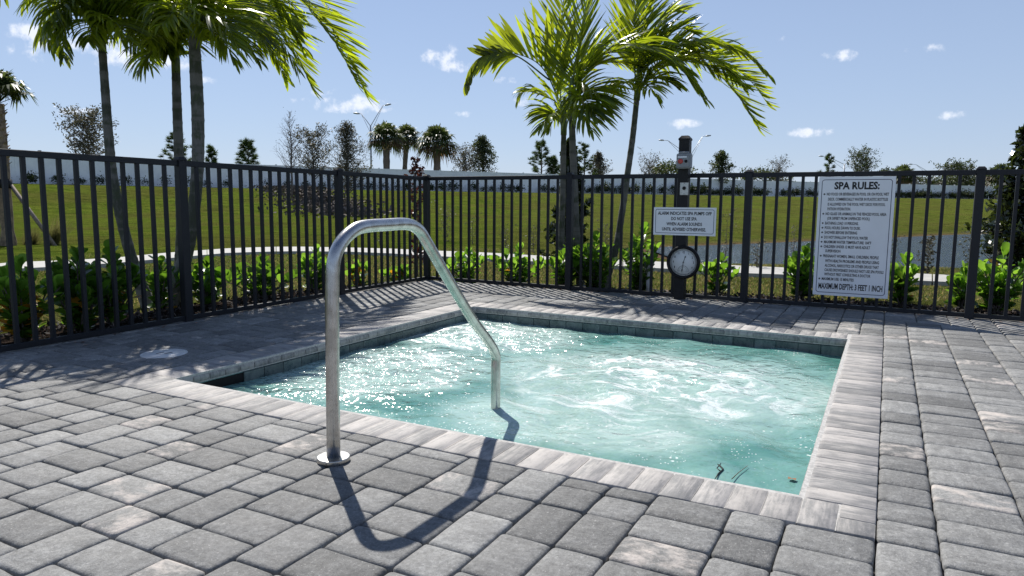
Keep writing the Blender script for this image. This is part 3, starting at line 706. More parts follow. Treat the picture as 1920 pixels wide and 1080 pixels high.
mb = MB((RX, -.278, 0)); mb.tube(catmull(cp), .0241, 28); o = mb.build('tube', MAT['steel'], r); o.location = (0, 0, 0)
mb = MB(); mb.lathe((0, 0, 0), [(.052, 0.0), (.0575, .0), (.0580, .001), (.0580, .0150), (.0573, .0168), (.0560, .0172), (.0555, .01722), (.024, .01725), (.0235, .0173)], 56); mb.build('base_flange', MAT['steel'], r)

# ------------------------------------------------------------------ fence
cornerP = (-4.84, 4.80)
froot = empty('pool_fence', (*cornerP, 0)); tag(froot, 'charcoal metal picket fence running round the corner of the pool deck', 'fence')
TOPZ, BOTZ = 1.195, .028
mb = MB(); mb.box((0, 0, (TOPZ+BOTZ)/2), (.0254, .0254, TOPZ-BOTZ), bev=.0018); picket_me = mb.mesh('picket', MAT['fence'])
mb = MB(); mb.box((0, 0, .60), (.0635, .0635, 1.225), bev=.003); post_me = mb.mesh('post', MAT['fence'])
mb = MB(); mb.box((0, 0, 1.219), (.070, .070, .014), bev=.002)
mb.add([(-.033, -.033, 1.226), (.033, -.033, 1.226), (.033, .033, 1.226), (-.033, .033, 1.226), (-.020, -.020, 1.240), (.020, -.020, 1.240), (.020, .020, 1.240), (-.020, .020, 1.240)],
       [(0, 1, 5, 4), (1, 2, 6, 5), (2, 3, 7, 6), (3, 0, 4, 7), (4, 5, 6, 7)], smooth=False); cap_me = mb.mesh('post_cap', MAT['fence'])
def rel(x, y, z=0, rz=0): return Matrix.Translation((x-cornerP[0], y-cornerP[1], z))@Matrix.Rotation(rz, 4, 'Z')
def post(x, y, rz):
    o = link('post', post_me, froot, rel(x, y, 0, rz)); link('post_cap', cap_me, o)
def panel(p, q, npk):
    dx, dy = q[0]-p[0], q[1]-p[1]; L_ = math.hypot(dx, dy); rz = math.atan2(dy, dx); cx, cy = (p[0]+q[0])/2, (p[1]+q[1])/2
    for nm, z, hh_ in (('top_rail', 1.192, .042), ('bottom_rail', .024, .036)):
        m_ = MB(); m_.box((0, 0, 0), (L_-.060, .030, hh_), bev=.0025); link(nm, m_.mesh(nm, MAT['fence']), froot, rel(cx, cy, z, rz))
    cs = L_-.064
    for i in range(npk):
        s_ = (.032+cs*(i+1)/(npk+1))/L_; link('picket', picket_me, froot, rel(p[0]+dx*s_, p[1]+dy*s_, 0, rz))
PA = [cornerP, (-4.785, 3.225), (-4.722, 1.43), (-4.66, -.37), (-4.60, -2.17), (-4.54, -3.97)]; PB = [cornerP, (-3.0, 4.783), (-1.187, 4.767), (.617, 4.751), (2.42, 4.735), (4.22, 4.72), (6.02, 4.705)]
for i, q in enumerate(PA): post(*q, R(-2)+math.pi/2)
for q in PB[1:]: post(*q, R(-.5))
for i in range(len(PA)-1): panel(PA[i], PA[i+1], 13 if i == 0 else 15)
for i in range(len(PB)-1): panel(PB[i], PB[i+1], 15)

# ------------------------------------------------------------------ alarm post, box, switch, signs, clock
ap = (-1.768, 4.655); r = empty('alarm_post', (*ap, 0)); tag(r, 'tall dark square post with pyramid cap standing in front of the fence', 'post')
mb = MB(); mb.box((0, 0, .76), (.098, .098, 1.53), bev=.004); mb.build('shaft', MAT['bronze'], r)
mb = MB(); mb.box((0, 0, 1.527), (.108, .108, .018), bev=.002)
mb.add([(-.052, -.052, 1.536), (.052, -.052, 1.536), (.052, .052, 1.536), (-.052, .052, 1.536), (-.030, -.030, 1.562), (.030, -.030, 1.562), (.030, .030, 1.562), (-.030, .030, 1.562)],
       [(0, 1, 5, 4), (1, 2, 6, 5), (2, 3, 7, 6), (3, 0, 4, 7), (4, 5, 6, 7)], smooth=False); mb.build('cap', MAT['bronze'], r)
FY = ap[1]-.049                                                                # front face of the post
q0 = ony(1283, 302, FY-.04); bx, bz = q0[0], q0[2]
r = empty('alarm_box', (bx, FY, bz)); tag(r, 'grey alarm box with red light fixed near the top of the dark post', 'alarm box')
mb = MB(); mb.box((0, -.036, 0), (.138, .070, .140), bev=.010); mb.build('enclosure', MAT['grey_plastic'], r)
mb = MB(); mb.box((0, -.0745, -.004), (.104, .006, .104), bev=.002); mb.build('cover_plate', MAT['grey_plastic'], r)
mb = MB(); mb.box((-.006, -.040, .078), (.090, .050, .020), bev=.006); mb.build('hood', MAT['grey_plastic'], r)
mb = MB(); mb.box((-.010, -.0785, .036), (.084, .002, .013)); mb.build('label_strip', MAT['sign'], r)
mb = MB(); mb.lathe((-.026, -.0775, -.004), [(.024, 0), (.023, .008), (.017, .016), (.006, .019)], 24, axis='y'); mb.build('red_light', MAT['red_lens'], r)
mb = MB(); mb.lathe((.026, -.0775, -.004), [(.014, 0), (.0135, .008), (.010, .011)], 20, axis='y'); mb.build('button', MAT['black'], r)
q0 = ony(1283, 354, FY); r = empty('key_switch', (q0[0], FY, q0[2])); tag(r, 'small steel plate with black round switch on the dark post below the alarm box', 'switch')
mb = MB(); mb.box((0, -.003, 0), (.080, .006, .118), bev=.0015); mb.build('plate', MAT['steel_plate'], r)
mb = MB(); mb.lathe((0, -.006, .006), [(.0165, 0), (.016, .009), (.012, .012)], 20, axis='y'); mb.build('knob', MAT['black'], r)
for dz in (-.048, .050):
    mb = MB(); mb.lathe((0, -.006, dz), [(.0035, 0), (.003, .0015)], 10, axis='y'); mb.build('screw', MAT['black'], r)

def text_mesh(s_, w=None, h=.02, bold=0.0):
    cu = bpy.data.curves.new('lettering', 'FONT'); cu.body = s_; cu.size = 1.0; cu.offset = bold; cu.resolution_u = 2
    ob = bpy.data.objects.new('tmp_text', cu); COL.objects.link(ob); dg = bpy.context.evaluated_depsgraph_get()
    me_ = bpy.data.meshes.new_from_object(ob.evaluated_get(dg)); bpy.data.objects.remove(ob); bpy.data.curves.remove(cu)
    co_ = np.empty(len(me_.vertices)*3); me_.vertices.foreach_get('co', co_); co_ = co_.reshape(-1, 3)
    fs = [tuple(p_.vertices) for p_ in me_.polygons]; bpy.data.meshes.remove(me_)
    lo, hi = co_.min(0), co_.max(0); co_ = co_-lo
    capl, caph = (-.0, .72); sy = h/.72; 
    sx = (w/(hi[0]-lo[0])) if w else sy*.72
    return np.stack([co_[:, 0]*sx, co_[:, 1]*sy], -1), fs, (hi[0]-lo[0])*sx, (hi[1]-lo[1])*sy
def put_text(mb, s_, x0, x1, z, h, yoff, bold=.012, center=False, desc=0):
    """text from x0 to x1, caps centred on height z, lying just proud of the face"""
    if s_ == '': return
    w = x1-x0; P, fs, tw, th_ = text_mesh(s_, w, h, bold)
    mb.add([(x0+a_, yoff, z-h/2+b_-desc) for a_, b_ in P], [tuple(f) for f in fs], smooth=False)
def rounded_border(mb, w, h, ins, th_, rad, y):
    def loop(i_):
        P = []; X, Z = w/2-ins-i_, h/2-ins-i_; rr = rad-i_
        for cx_, cz_, a0_ in ((X-rr, Z-rr, 0), (-X+rr, Z-rr, 90), (-X+rr, -Z+rr, 180), (X-rr, -Z+rr, 270)):
            for k in range(6): an = R(a0_+18*k); P.append((cx_+rr*math.cos(an), y, cz_+rr*math.sin(an)))
        return P
    A, B = loop(0), loop(th_); n = len(A); mb.add(A+B, [(i, n+i, n+(i+1) % n, (i+1) % n) for i in range(n)], smooth=False)
def sign(name, label, cat, cx, y, cz, w, h, rows, tilt=0.0, border=('blue_ink', .022, .006, .018), bullets=()):
    r_ = empty(name, (cx, y, cz), tilt); tag(r_, label, cat)
    mb = MB(); mb.box((0, -.0025, 0), (w, .004, h), bev=.0008); mb.build('board', MAT['sign'], r_)
    mb = MB(); rounded_border(mb, w, h, border[1], border[2], border[3], -.0052); mb.build('border', MAT[border[0]], r_)
    for (s_, x0, x1, v, th_, bold) in rows:
        mb = MB(); put_text(mb, s_, -w/2+x0*w, -w/2+x1*w, h/2-v*h, th_*h, -.0056, bold*1.35, desc=(th_*h*.18 if (',' in s_ or '(' in s_) else 0)); o = mb.build('text_line', MAT['ink'], r_, attrs=False); o['kind'] = 'stuff'
    for (x0, v) in bullets:
        mb = MB(); P = [(-w/2+x0*w+.0075*math.cos(k*math.pi/5), -.0056, h/2-v*h+.0075*math.sin(k*math.pi/5)) for k in range(10)]; mb.add(P, [tuple(range(9, -1, -1))], smooth=False); mb.build('bullet_dot', MAT['ink'], r_, attrs=False)
    return r_
SY = 4.715
c4 = [ony(x_, y_, SY) for x_, y_ in ((1539, 331), (1681, 331), (1664, 560), (1521, 552))]
sw = ((c4[1][0]-c4[0][0])+(c4[2][0]-c4[3][0]))/2; shh = ((c4[0][2]-c4[3][2])+(c4[1][2]-c4[2][2]))/2; scx = sum(q[0] for q in c4)/4; scz = sum(q[2] for q in c4)/4
hL = .0235
rows = [('SPA RULES:', .21, .80, .077, .058, .030),
        ('NO FOOD OR BEVERAGES IN POOL OR ON POOL WET', .115, .925, .145, hL, .02), ('DECK. COMMERCIALLY WATER IN PLASTIC BOTTLES', .135, .915, .187, hL, .02),
        ('IS ALLOWED ON THE POOL WET DECK FOR POOL', .135, .885, .229, hL, .02), ('PATRON HYDRATION.', .135, .445, .268, hL, .02),
        ('NO GLASS OR ANIMALS IN THE FENCED POOL AREA', .115, .91, .309, hL, .02), ('(OR 50FEET FROM UNFENCED POOL)', .14, .70, .350, hL, .02),
        ('BATHING LOAD 10 PERSONS.', .115, .56, .388, hL, .02), ('POOL HOURS: DAWN TO DUSK.', .115, .59, .427, hL, .02), ('SHOWER BEFORE ENTERING', .115, .55, .466, hL, .02),
        ('DO NOT SWALLOW THE POOL WATER', .115, .695, .507, hL, .02), ('MAXIMUM WATER TEMPERATURE: 104°F', .115, .74, .546, hL, .02),
        ('CHILDREN UNDER 12 MUST HAVE ADULT', .115, .73, .585, hL, .02), ('SUPERVISION', .14, .345, .622, hL, .02),
        ('PREGNANT WOMEN, SMALL CHILDREN, PEOPLE', .115, .85, .665, hL, .02), ('WITH HEALTH PROBLEMS AND PEOPLE USING', .145, .86, .706, hL, .02),
        ('ALCOHOL, NARCOTICS OR OTHER DRUGS THAT', .145, .86, .745, hL, .02), ('CAUSE DROWSINESS SHOULD NOT USE SPA POOLS', .145, .925, .783, hL, .02),
        ('WITHOUT FIRST CONSULTING A DOCTOR', .145, .76, .820, hL, .02), ('MAXIMUM USE: 15 MINUTES', .115, .545, .860, hL, .02),
        ('MAXIMUM DEPTH: 3 FEET 1 INCH', .075, .925, .922, .048, .022), ('___', .325, .375, .400, .02, 0)]
bul = [(.082, v) for v in (.145, .309, .388, .427, .466, .507, .546, .585, .665, .860)]
sign('rules_sign', 'tall white spa rules sign hung on the charcoal picket fence', 'sign', scx, SY, scz, sw, shh, rows, R(-.5), bullets=bul, border=('blue_ink', .024, .005, .024))
c4 = [ony(x_, y_, FY-.004) for x_, y_ in ((1227, 388), (1344, 390), (1341, 443), (1224, 440))]
sw = ((c4[1][0]-c4[0][0])+(c4[2][0]-c4[3][0]))/2; shh = ((c4[0][2]-c4[3][2])+(c4[1][2]-c4[2][2]))/2; scx = sum(q[0] for q in c4)/4; scz = sum(q[2] for q in c4)/4
sign('alarm_sign', 'small wide white sign about the spa alarm on the dark post above the clock', 'sign', scx, FY-.001, scz, sw, shh,
     [('ALARM INDICATES SPA PUMPS OFF', .07, .93, .215, .115, .022), ('DO NOT USE SPA', .29, .70, .405, .115, .022), ('WHEN ALARM SOUNDS', .215, .785, .595, .115, .022), ('UNTIL ADVISED OTHERWISE.', .145, .85, .785, .115, .022)], border=('blue_ink', .018, .0045, .016))
# clock
q0 = ony(1280.5, 492, FY-.03); r = empty('wall_clock', (q0[0], FY, q0[2])); tag(r, 'round black framed outdoor clock with white face on the dark post', 'clock'); rc = .160
def torus_prof(ro, ri, d_): return [(ro-.006, 0), (ro, .008), (ro, .028), (ro-.010, .040), (ri+.010, .040), (ri, .030), (ri, .012)]
mb = MB(); mb.lathe((0, 0, 0), torus_prof(rc, .131, 0)[:], 56, axis='y'); mb.f = mb.f[:-1]; mb.m = mb.m[:-1]; mb.sm = mb.sm[:-1]; mb.build('bezel', MAT['black'], r)
mb = MB(); mb.lathe((0, 0, 0), [(.1305, .001), (.1305, .014), (.002, .0142)], 56, axis='y'); mb.build('face', MAT['clock_face'], r)
mb = MB(); Y_ = -.0148
for k in range(1, 13):
    an = R(90-30*k); s_ = str(k); P, fs, tw, th_ = text_mesh(s_, None, .021, .03)
    cx_, cz_ = .097*math.cos(an), .097*math.sin(an)
    if k in (5, 6, 7): continue
    mn = MB(); mn.add([(cx_-tw/2+a_, Y_, cz_-.0105+b_) for a_, b_ in P], [tuple(f) for f in fs], smooth=False); mn.build('numeral', MAT['ink'], r, attrs=False)
def ring(mb, cx_, cz_, r0, r1, n=40, a0_=0, a1_=360):
    A = []
    for k in range(n+1): an = R(a0_+(a1_-a0_)*k/n); A += [(cx_+r0*math.cos(an), Y_, cz_+r0*math.sin(an)), (cx_+r1*math.cos(an), Y_, cz_+r1*math.sin(an))]
    mb.add(A, [(2*k, 2*k+1, 2*k+3, 2*k+2) for k in range(n)], smooth=False)
ring(mb, 0, 0, .113, .1145); ring(mb, 0, 0, .119, .1215); ring(mb, 0, -.083, .049, .0515, 24, 0, 180); ring(mb, 0, -.083, .036, .037, 24, 0, 180)
for k in range(9): an = R(k*22.5); mb.add([(.038*math.cos(an), Y_, -.083+.038*math.sin(an)), (.038*math.cos(an)+.002, Y_, -.083+.038*math.sin(an)), (.048*math.cos(an)+.002, Y_, -.083+.048*math.sin(an)), (.048*math.cos(an), Y_, -.083+.048*math.sin(an))], [(0, 1, 2, 3)], smooth=False)
mb.add([(-.052, Y_, -.083), (.052, Y_, -.083), (.052, Y_, -.0845), (-.052, Y_, -.0845)], [(0, 1, 2, 3)], smooth=False)
o = mb.build('dial_rings', MAT['ink'], r, attrs=False); o['kind'] = 'stuff'
def hand(nm, an, L_, w1, yy):
    mb = MB(); d_ = Vector((math.sin(an), 0, math.cos(an))); s_ = Vector((math.cos(an), 0, -math.sin(an))); m_ = L_*.62
    V = [Vector((0, 0, 0))-s_*.0022, Vector((0, 0, 0))+s_*.0022, d_*m_+s_*.0022, d_*(m_+.012)+s_*w1, d_*L_, d_*(m_+.012)-s_*w1, d_*m_-s_*.0022]
    n = len(V); mb.add([v+Vector((0, yy, 0)) for v in V]+[v+Vector((0, yy+.001, 0)) for v in V], [tuple(range(n)), tuple(range(2*n-1, n-1, -1))]+[(i, n+i, n+(i+1) % n, (i+1) % n) for i in range(n)], smooth=False); mb.build(nm, MAT['ink'], r)
hand('hour_hand', R(18), .068, .0065, -.0185); hand('minute_hand', R(187), .098, .0055, -.021); hand('dial_hand', R(95), .001, .0001, -.0165) if False else None
mb = MB(); mb.lathe((0, 0, 0), [(.006, .014), (.006, .023), (.003, .024)], 16, axis='y'); mb.build('hub', MAT['ink'], r)

# pvc pipe stub
q = W(1215, 549, -.03); r = empty('vent_pipe', (q[0], q[1], -.05)); tag(r, 'short white pvc pipe with elbow poking out of the mulch behind the fence', 'pipe')
mb = MB(); mb.tube([(0, 0, -.1), (0, 0, .27)], .024, 20); mb.build('pipe', MAT['pvc'], r)
mb = MB(); mb.tube([(0, 0, .255), (0, 0, .30), (.004, .012, .325), (.008, .035, .34), (.010, .075, .335)], [.029, .029, .030, .029, .029], 20); mb.build('elbow', MAT['pvc'], r)

# twig and leaves floating in the spa
mb = MB(); zc = -.108
P = [W(x_, y_, zc) for x_, y_ in ((1372, 898), (1385, 886), (1402, 873))]; mb.tube([tuple(q) for q in P], [.0018, .0016, .0009], 6)
q = P[0]; tg = mb.build('twig_shape', MAT['twig']); tag(tg, 'thin straight brown twig floating near the front corner of the spa', 'twig')
mb = MB(); P = [W(x_, y_, zc) for x_, y_ in ((1340, 899), (1347, 888), (1356, 880), (1349, 873), (1345, 870))]; mb.tube([tuple(q) for q in P], [.0014, .003, .0035, .004, .0012], 6)  # crooked black tubes lying on the water surface
P = [W(x_, y_, zc) for x_, y_ in ((1352, 884), (1344, 878), (1352, 868))]; mb.tube([tuple(q) for q in P], [.002, .002, .001], 6)
tag(mb.build('twig_shape', MAT['black']), 'crooked dark twig shape on the water near the front corner of the spa', 'twig')
q = W(1485, 897, zc); mb = MB(tuple(q)); mb.add([(q[0]+.022*math.cos(a_)*(1 if k % 2 else .6), q[1]+.010*math.sin(a_), zc+.003*math.sin(3*a_)) for k, a_ in enumerate(np.linspace(0, 2*math.pi, 9)[:-1])], [tuple(range(8))])
tag(mb.build('floating_leaf', MAT['deadleaf']), 'small curled brown leaf floating by the right wall of the spa', 'leaf')

# ------------------------------------------------------------------ foliage builders
def leaf_mesh(name, L_, w, mat, curl=.12, tint=1.0, tip=.62):
    """obovate leaf growing along +Y from the origin, folded a little along its midrib"""
    mb = MB(); prof = [(0, .10), (.22, .34), (.45, .72), (.66, 1.0), (.85, .86), (.96, .5)]
    vs = []
    for (t_, k) in prof:
        z = curl*L_*(t_*t_); hw = w/2*k
        vs += [(-hw, t_*L_, z+hw*.28), (0, t_*L_, z), (hw, t_*L_, z+hw*.28)]
    vs.append((0, L_, curl*L_)); fs = []
    for i in range(5): fs += [(i*3, i*3+1, i*3+4, i*3+3), (i*3+1, i*3+2, i*3+5, i*3+4)]
    fs += [(15, 16, 18), (16, 17, 18)]
    mb.add(vs, fs, 0, (tint, tint, tint)); return mb.mesh(name, mat)
CL = [leaf_mesh('leaf', .115, .074, MAT['clusia'], .10, 1.0), leaf_mesh('leaf', .125, .078, MAT['clusia'], -.08, .8), leaf_mesh('leaf', .11, .070, MAT['clusia_new'], .14, 1.0), leaf_mesh('leaf', .12, .078, MAT['yellow_leaf'], -.15, 1.0)]
def clusia(px_, py_, hpx, wpx, nst, label, seed, yellow=.0, fresh=.3, dens=1.0, zb=-.04, lean=0):
    rnd = random.Random(seed); q = W(px_, py_, zb); D = (q-CAM)@FW; H_ = (py_-hpx)*D/FOC*.90; Wd = wpx*D/FOC/2*1.05; nst = int(nst*1.9); Wd *= 1.25
    r_ = empty('clusia_shrub', (q[0], q[1], gz(q[0], q[1])+.02)); tag(r_, label, 'shrub', 'thick leaved shrubs planted along the outside of the fence')
    stems = MB(); total = 0
    for s_ in range(nst):
        az = 2*math.pi*(s_+rnd.random()*.6)/nst; spread = Wd*(rnd.uniform(.3, 1.0) if s_ else .1); h = H_*(rnd.uniform(.55, .95) if s_ else 1.0)*(1-.25*spread/max(Wd, .01))
        tipp = Vector((math.cos(az)*spread, math.sin(az)*spread, h)); mid = Vector((tipp.x*.45, tipp.y*.45, h*.5))
        pts = [Vector((0, 0, -.05)), mid*.5+Vector((0, 0, -.02)), mid, (mid+tipp)/2+Vector((0, 0, .02)), tipp]; stems.tube(pts, [.009, .008, .006, .005, .003], 6)
        nn = max(4, int(h/.040*dens))
        for k in range(nn):
            f = .12+.88*(k+.5)/nn; i0 = min(3, int(f*4)); u_ = f*4-i0; P = pts[i0].lerp(pts[i0+1], u_)
            for sgn in ((0, 1, 2) if k >= nn-2 else (0, 1)):
                a_ = k*1.57+sgn*(math.pi if k < nn-2 else 2.1)+rnd.uniform(-.4, .4); elev = (rnd.uniform(.15, .8) if k < nn-2 else rnd.uniform(.7, 1.25))
                ly_ = rnd.random(); me_ = CL[3] if (ly_ < yellow and f < .75) else (CL[2] if (rnd.random() < fresh*(1.6 if f > .7 else .5)) else CL[rnd.choice((0, 1))])
                o = bpy.data.objects.new('leaf', me_); COL.objects.link(o); o.parent = r_
                sc_ = rnd.uniform(.72, 1.12)
                d_ = Vector((math.cos(a_)*math.cos(elev), math.sin(a_)*math.cos(elev), math.sin(elev)))
                quat = d_.to_track_quat('Y', 'Z'); o.matrix_local = Matrix.Translation(P)@quat.to_matrix().to_4x4()@Matrix.Rotation(rnd.uniform(-.6, .6), 4, 'Y')@Matrix.Scale(sc_, 4)
                total += 1
    stems.build('stem', MAT['bark'], r_); return r_
SHRUBS = [
    (45, 645, 478, 105, 7, 'shrub with yellow and orange lower leaves nearest the left end of the fence', .30, .55, 1.0),
    (150, 628, 462, 90, 7, 'dark bushy shrub standing left of the first leaning palm trunk', .03, .1, 1.1),
    (212, 612, 455, 80, 7, 'tallest dark shrub just left of the leaning palm trunk, crown leaf standing up', .04, .1, 1.1),
    (303, 585, 482, 56, 5, 'small shrub squeezed between the feet of the three left palms', .06, .2, .9),
    (388, 575, 487, 64, 6, 'dark green shrub just right of the thick left fence post', .02, .15, 1.0),
    (490, 560, 482, 112, 8, 'wide low dark shrub midway between two posts of the left fence', .02, .1, .95),
    (590, 543, 462, 62, 6, 'bright green upright shrub just left of the top of the hand rail', .02, .6, 1.0),
    (672, 532, 480, 42, 4, 'sparse yellowish shrub under the arch of the hand rail, left one', .22, .7, .6),
    (752, 524, 492, 60, 5, 'thin low shrub with yellowing leaves just left of the corner fence post', .22, .7, .5),
    (873, 526, 452, 88, 6, 'light green shrub right of the corner post behind the sloping rail', .06, .55, .9),
    (968, 532, 450, 92, 8, 'full leafy green shrub midway between corner post and right palms', .03, .45, 1.0),
    (1062, 541, 440, 60, 6, 'green shrub at the left foot of the right palm clump', .01, .4, 1.0),
    (1112, 546, 432, 70, 8, 'dense dark shrub between the right palm trunks and their flared base', .01, .25, 1.2),
    (1200, 549, 412, 74, 7, 'tall open shrub just left of the white pipe and the clock', .01, .25, .9),
    (1345, 551, 478, 76, 5, 'small sparse shrub just right of the clock', .01, .2, .6),
    (1500, 560, 462, 76, 7, 'bright shrub partly hidden by the left edge of the rules sign', .01, .5, 1.1),
    (1690, 572, 482, 62, 6, 'compact bright shrub at the right edge of the rules sign', .01, .6, 1.1),
    (1800, 580, 500, 50, 5, 'low bright shrub just left of the rightmost fence post', .01, .6, .9),
    (1866, 590, 458, 96, 8, 'large bright green shrub right of the rightmost fence post', .01, .6, 1.0)]
for k, (a_, b_, c_, d_, ns_, lb, ye, fr, de) in enumerate(SHRUBS): clusia(a_, b_, c_, d_, ns_, lb, 100+k, ye, fr, de)

def frond(ctrl, maxlen, mat, parent, rnd, n=44, up=Vector((0, 0, 1)), lift=.35, wind=Vector((.25, -.05, -.1)), droop=.5, width=.040, start=.14, fold=1.0, sparse=0.0, face=False):
    """feather frond: rachis through ctrl points, paired leaflets that lift in a V then droop"""
    P = catmull([Vector(q) for q in ctrl], 8); m = len(P)
    L_ = [0.0]
    for i in range(1, m): L_.append(L_[-1]+(P[i]-P[i-1]).length)
    T = L_[-1]; mb = MB(tuple(P[0])); mb.tube(P, [max(.0022, .011*(1-i/m*.85)) for i in range(m)], 5, mi=1)
    vs, fs, cs = [], [], []
    for k in range(n):
        f = start+(1-start)*(k+.5)/n; s_ = f*T
        i = 0
        while i < m-2 and L_[i+1] < s_: i += 1
        u_ = (s_-L_[i])/max(L_[i+1]-L_[i], 1e-6); p0 = P[i].lerp(P[i+1], u_); t_ = (P[i+1]-P[i]).normalized()
        side = t_.cross(up); side = side.normalized() if side.length > .05 else t_.orthogonal().normalized(); nn = side.cross(t_).normalized()
        env = math.sin(math.pi*min(1, .16+.84*f)**.9)**.6*(1-.25*f) if f < .97 else .3
        ln = maxlen*max(.28, env)
        for sg in (-1, 1):
            if rnd.random() < sparse: continue
            tw = rnd.uniform(-.22, .22); ang = R(56-28*f)+tw*.4; lf = lift+rnd.uniform(-.3, .3)
            d_ = (t_*math.cos(ang)+(side*sg*math.cos(lf)+nn*math.sin(lf))*math.sin(ang)).normalized()
            l2 = ln*rnd.uniform(.82, 1.12); q = p0.copy(); seg = 5; w0 = width*rnd.uniform(.8, 1.15); kk = rnd.uniform(.65, 1.15)
            wdir = (d_.cross(nn)).normalized() if not face else d_.cross(Vector(FW)).normalized(); wdir = (wdir+(nn*rnd.uniform(-1.1, 1.1) if not face else Vector(FW)*rnd.uniform(-.5, .5))).normalized(); base = len(vs); tc_ = rnd.uniform(.7, 1.25)
            for j in range(seg+1):
                fj = j/seg; hw = w0/2*(math.sin(math.pi*(.12+.80*fj)))**.8*(1 if j < seg else .25)
                vs += [q-wdir*hw, q+wdir*hw]; cs += [(tc_, tc_, tc_)]*2
                dd = d_+Vector((0, 0, -1))*droop*kk*(fj**1.3)*1.5+wind*fj*1.2; q = q+dd.normalized()*(l2/seg)
            for j in range(seg): fs.append((base+2*j, base+2*j+1, base+2*j+3, base+2*j+2))
    b0 = len(mb.v)
    for p_ in vs: mb.v.append((p_.x-mb.o[0], p_.y-mb.o[1], p_.z-mb.o[2]))
    mb.c += cs; mb.st += [(0, 0, 0)]*len(vs)
    for f_ in fs: mb.f.append(tuple(b0+i for i in f_)); mb.m.append(0); mb.sm.append(True)
    o = mb.build('frond', [mat, MAT['rachis']], parent); o.location = Vector(mb.o)-Vector(parent.location); return o

def palm_trunk(pts, rads, parent):
    P = catmull([Vector(q) for q in pts], 8); m = len(P); mb = MB(tuple(parent.location)); rr = []
    for i in range(m):
        f = i/(m-1); k = f*(len(rads)-1); a_ = int(min(k, len(rads)-2)); base = rads[a_]*(1-(k-a_))+rads[a_+1]*(k-a_)
        rr.append(base)
    # rings: every few centimetres a slight scar
    Q, rq = [], []; acc = 0; nxt = .10
    for i in range(m-1):
        seg = (P[i+1]-P[i]).length; st_ = max(1, int(seg/.02))
        for j in range(st_):
            u_ = j/st_; acc += seg/st_; b_ = rr[i]*(1-u_)+rr[i+1]*u_
            if acc > nxt: Q.append(P[i].lerp(P[i+1], u_)); rq.append(b_*1.055); nxt = acc+.13
            else: Q.append(P[i].lerp(P[i+1], u_)); rq.append(b_)
    Q.append(P[-1]); rq.append(rr[-1]); mb.tube(Q, [k_*(.84 if q_[0] > -3.9 else 1.0) for k_, q_ in zip(rq, Q)], 12); o = mb.build('trunk', MAT['palm_trunk'], parent); o.location = (0, 0, 0); return o
def px_pts(L_, D0): return [tuple(PX(q[0], q[1], D0+((q[2]*(1.55 if (q[2] > 0 and D0 < 7.5) else 1)) if len(q) > 2 else 0))) for q in L_]
GRP = 'wind blown feather palms planted just outside the fence'
def palm(label, base_px, trunk_px, D, rads, fronds, seed, wind, nrand=6, crown=None):
    rnd = random.Random(seed); bp = PX(*base_px, D); bp[2] = -.06
    r_ = empty('feather_palm', tuple(bp)); tag(r_, label, 'palm tree', GRP)
    pts = [(bp[0], bp[1], -.12)]+px_pts(trunk_px, D); palm_trunk(pts, rads, r_)
    top = Vector(pts[-1])
    cs = MB(tuple(bp)); up = (top-Vector(pts[-2])).normalized(); c1 = top+Vector((0, 0, .42)); cs.tube([top-up*.02, top+up*.12, top+up*.28, c1], [rads[-1]*1.02, rads[-1]*1.05, rads[-1]*.75, .012], 10); o = cs.build('crownshaft', MAT['rachis'], r_); o.location = (0, 0, 0)
    for fr in fronds:
        pxs, ml, mt = fr[:3]; kw = fr[3] if len(fr) > 3 else {}
        kw = dict(kw); kw['n'] = int(kw.get('n', 40)*(1.35 if D < 7.5 else 1.1))
        kw['droop'] = kw.get('droop', .5)*(.68 if D < 7.5 else .8)
        if D < 7.5: ml *= 1.38; kw['width'] = kw.get('width', .040)*.62; kw['sparse'] = kw.get('sparse', .08)
        elif not kw.get('face'): ml *= 1.14; kw['width'] = kw.get('width', .040)*.72
        w_ = kw.pop('wind', wind); frond(px_pts(pxs, D), ml, MAT[mt], r_, rnd, wind=Vector(w_), **kw)
    for k in range(nrand):
        az = 2*math.pi*k/max(nrand, 1)+rnd.uniform(-.4, .4); L_ = rnd.uniform(.95, 1.45); rise = rnd.uniform(.35, .75); hz = Vector((math.cos(az), math.sin(az), 0))+Vector(wind)*.9; hz.z = 0
        if D < 7.5: hz.x = min(hz.x, .05)
        b_ = top+Vector((0, 0, .26)); ct = [b_, b_+hz*L_*.22+Vector((0, 0, rise*.7)), b_+hz*L_*.55+Vector((0, 0, rise*.85)), b_+hz*L_*.85+Vector((0, 0, rise*.45)), b_+hz*L_*1.05+Vector((0, 0, -.1))]
        frond([tuple(q) for q in ct], rnd.uniform(.48, .62), MAT['frond'], r_, rnd, n=42, wind=Vector(wind), droop=rnd.uniform(.5, .9), lift=.2)
    return r_
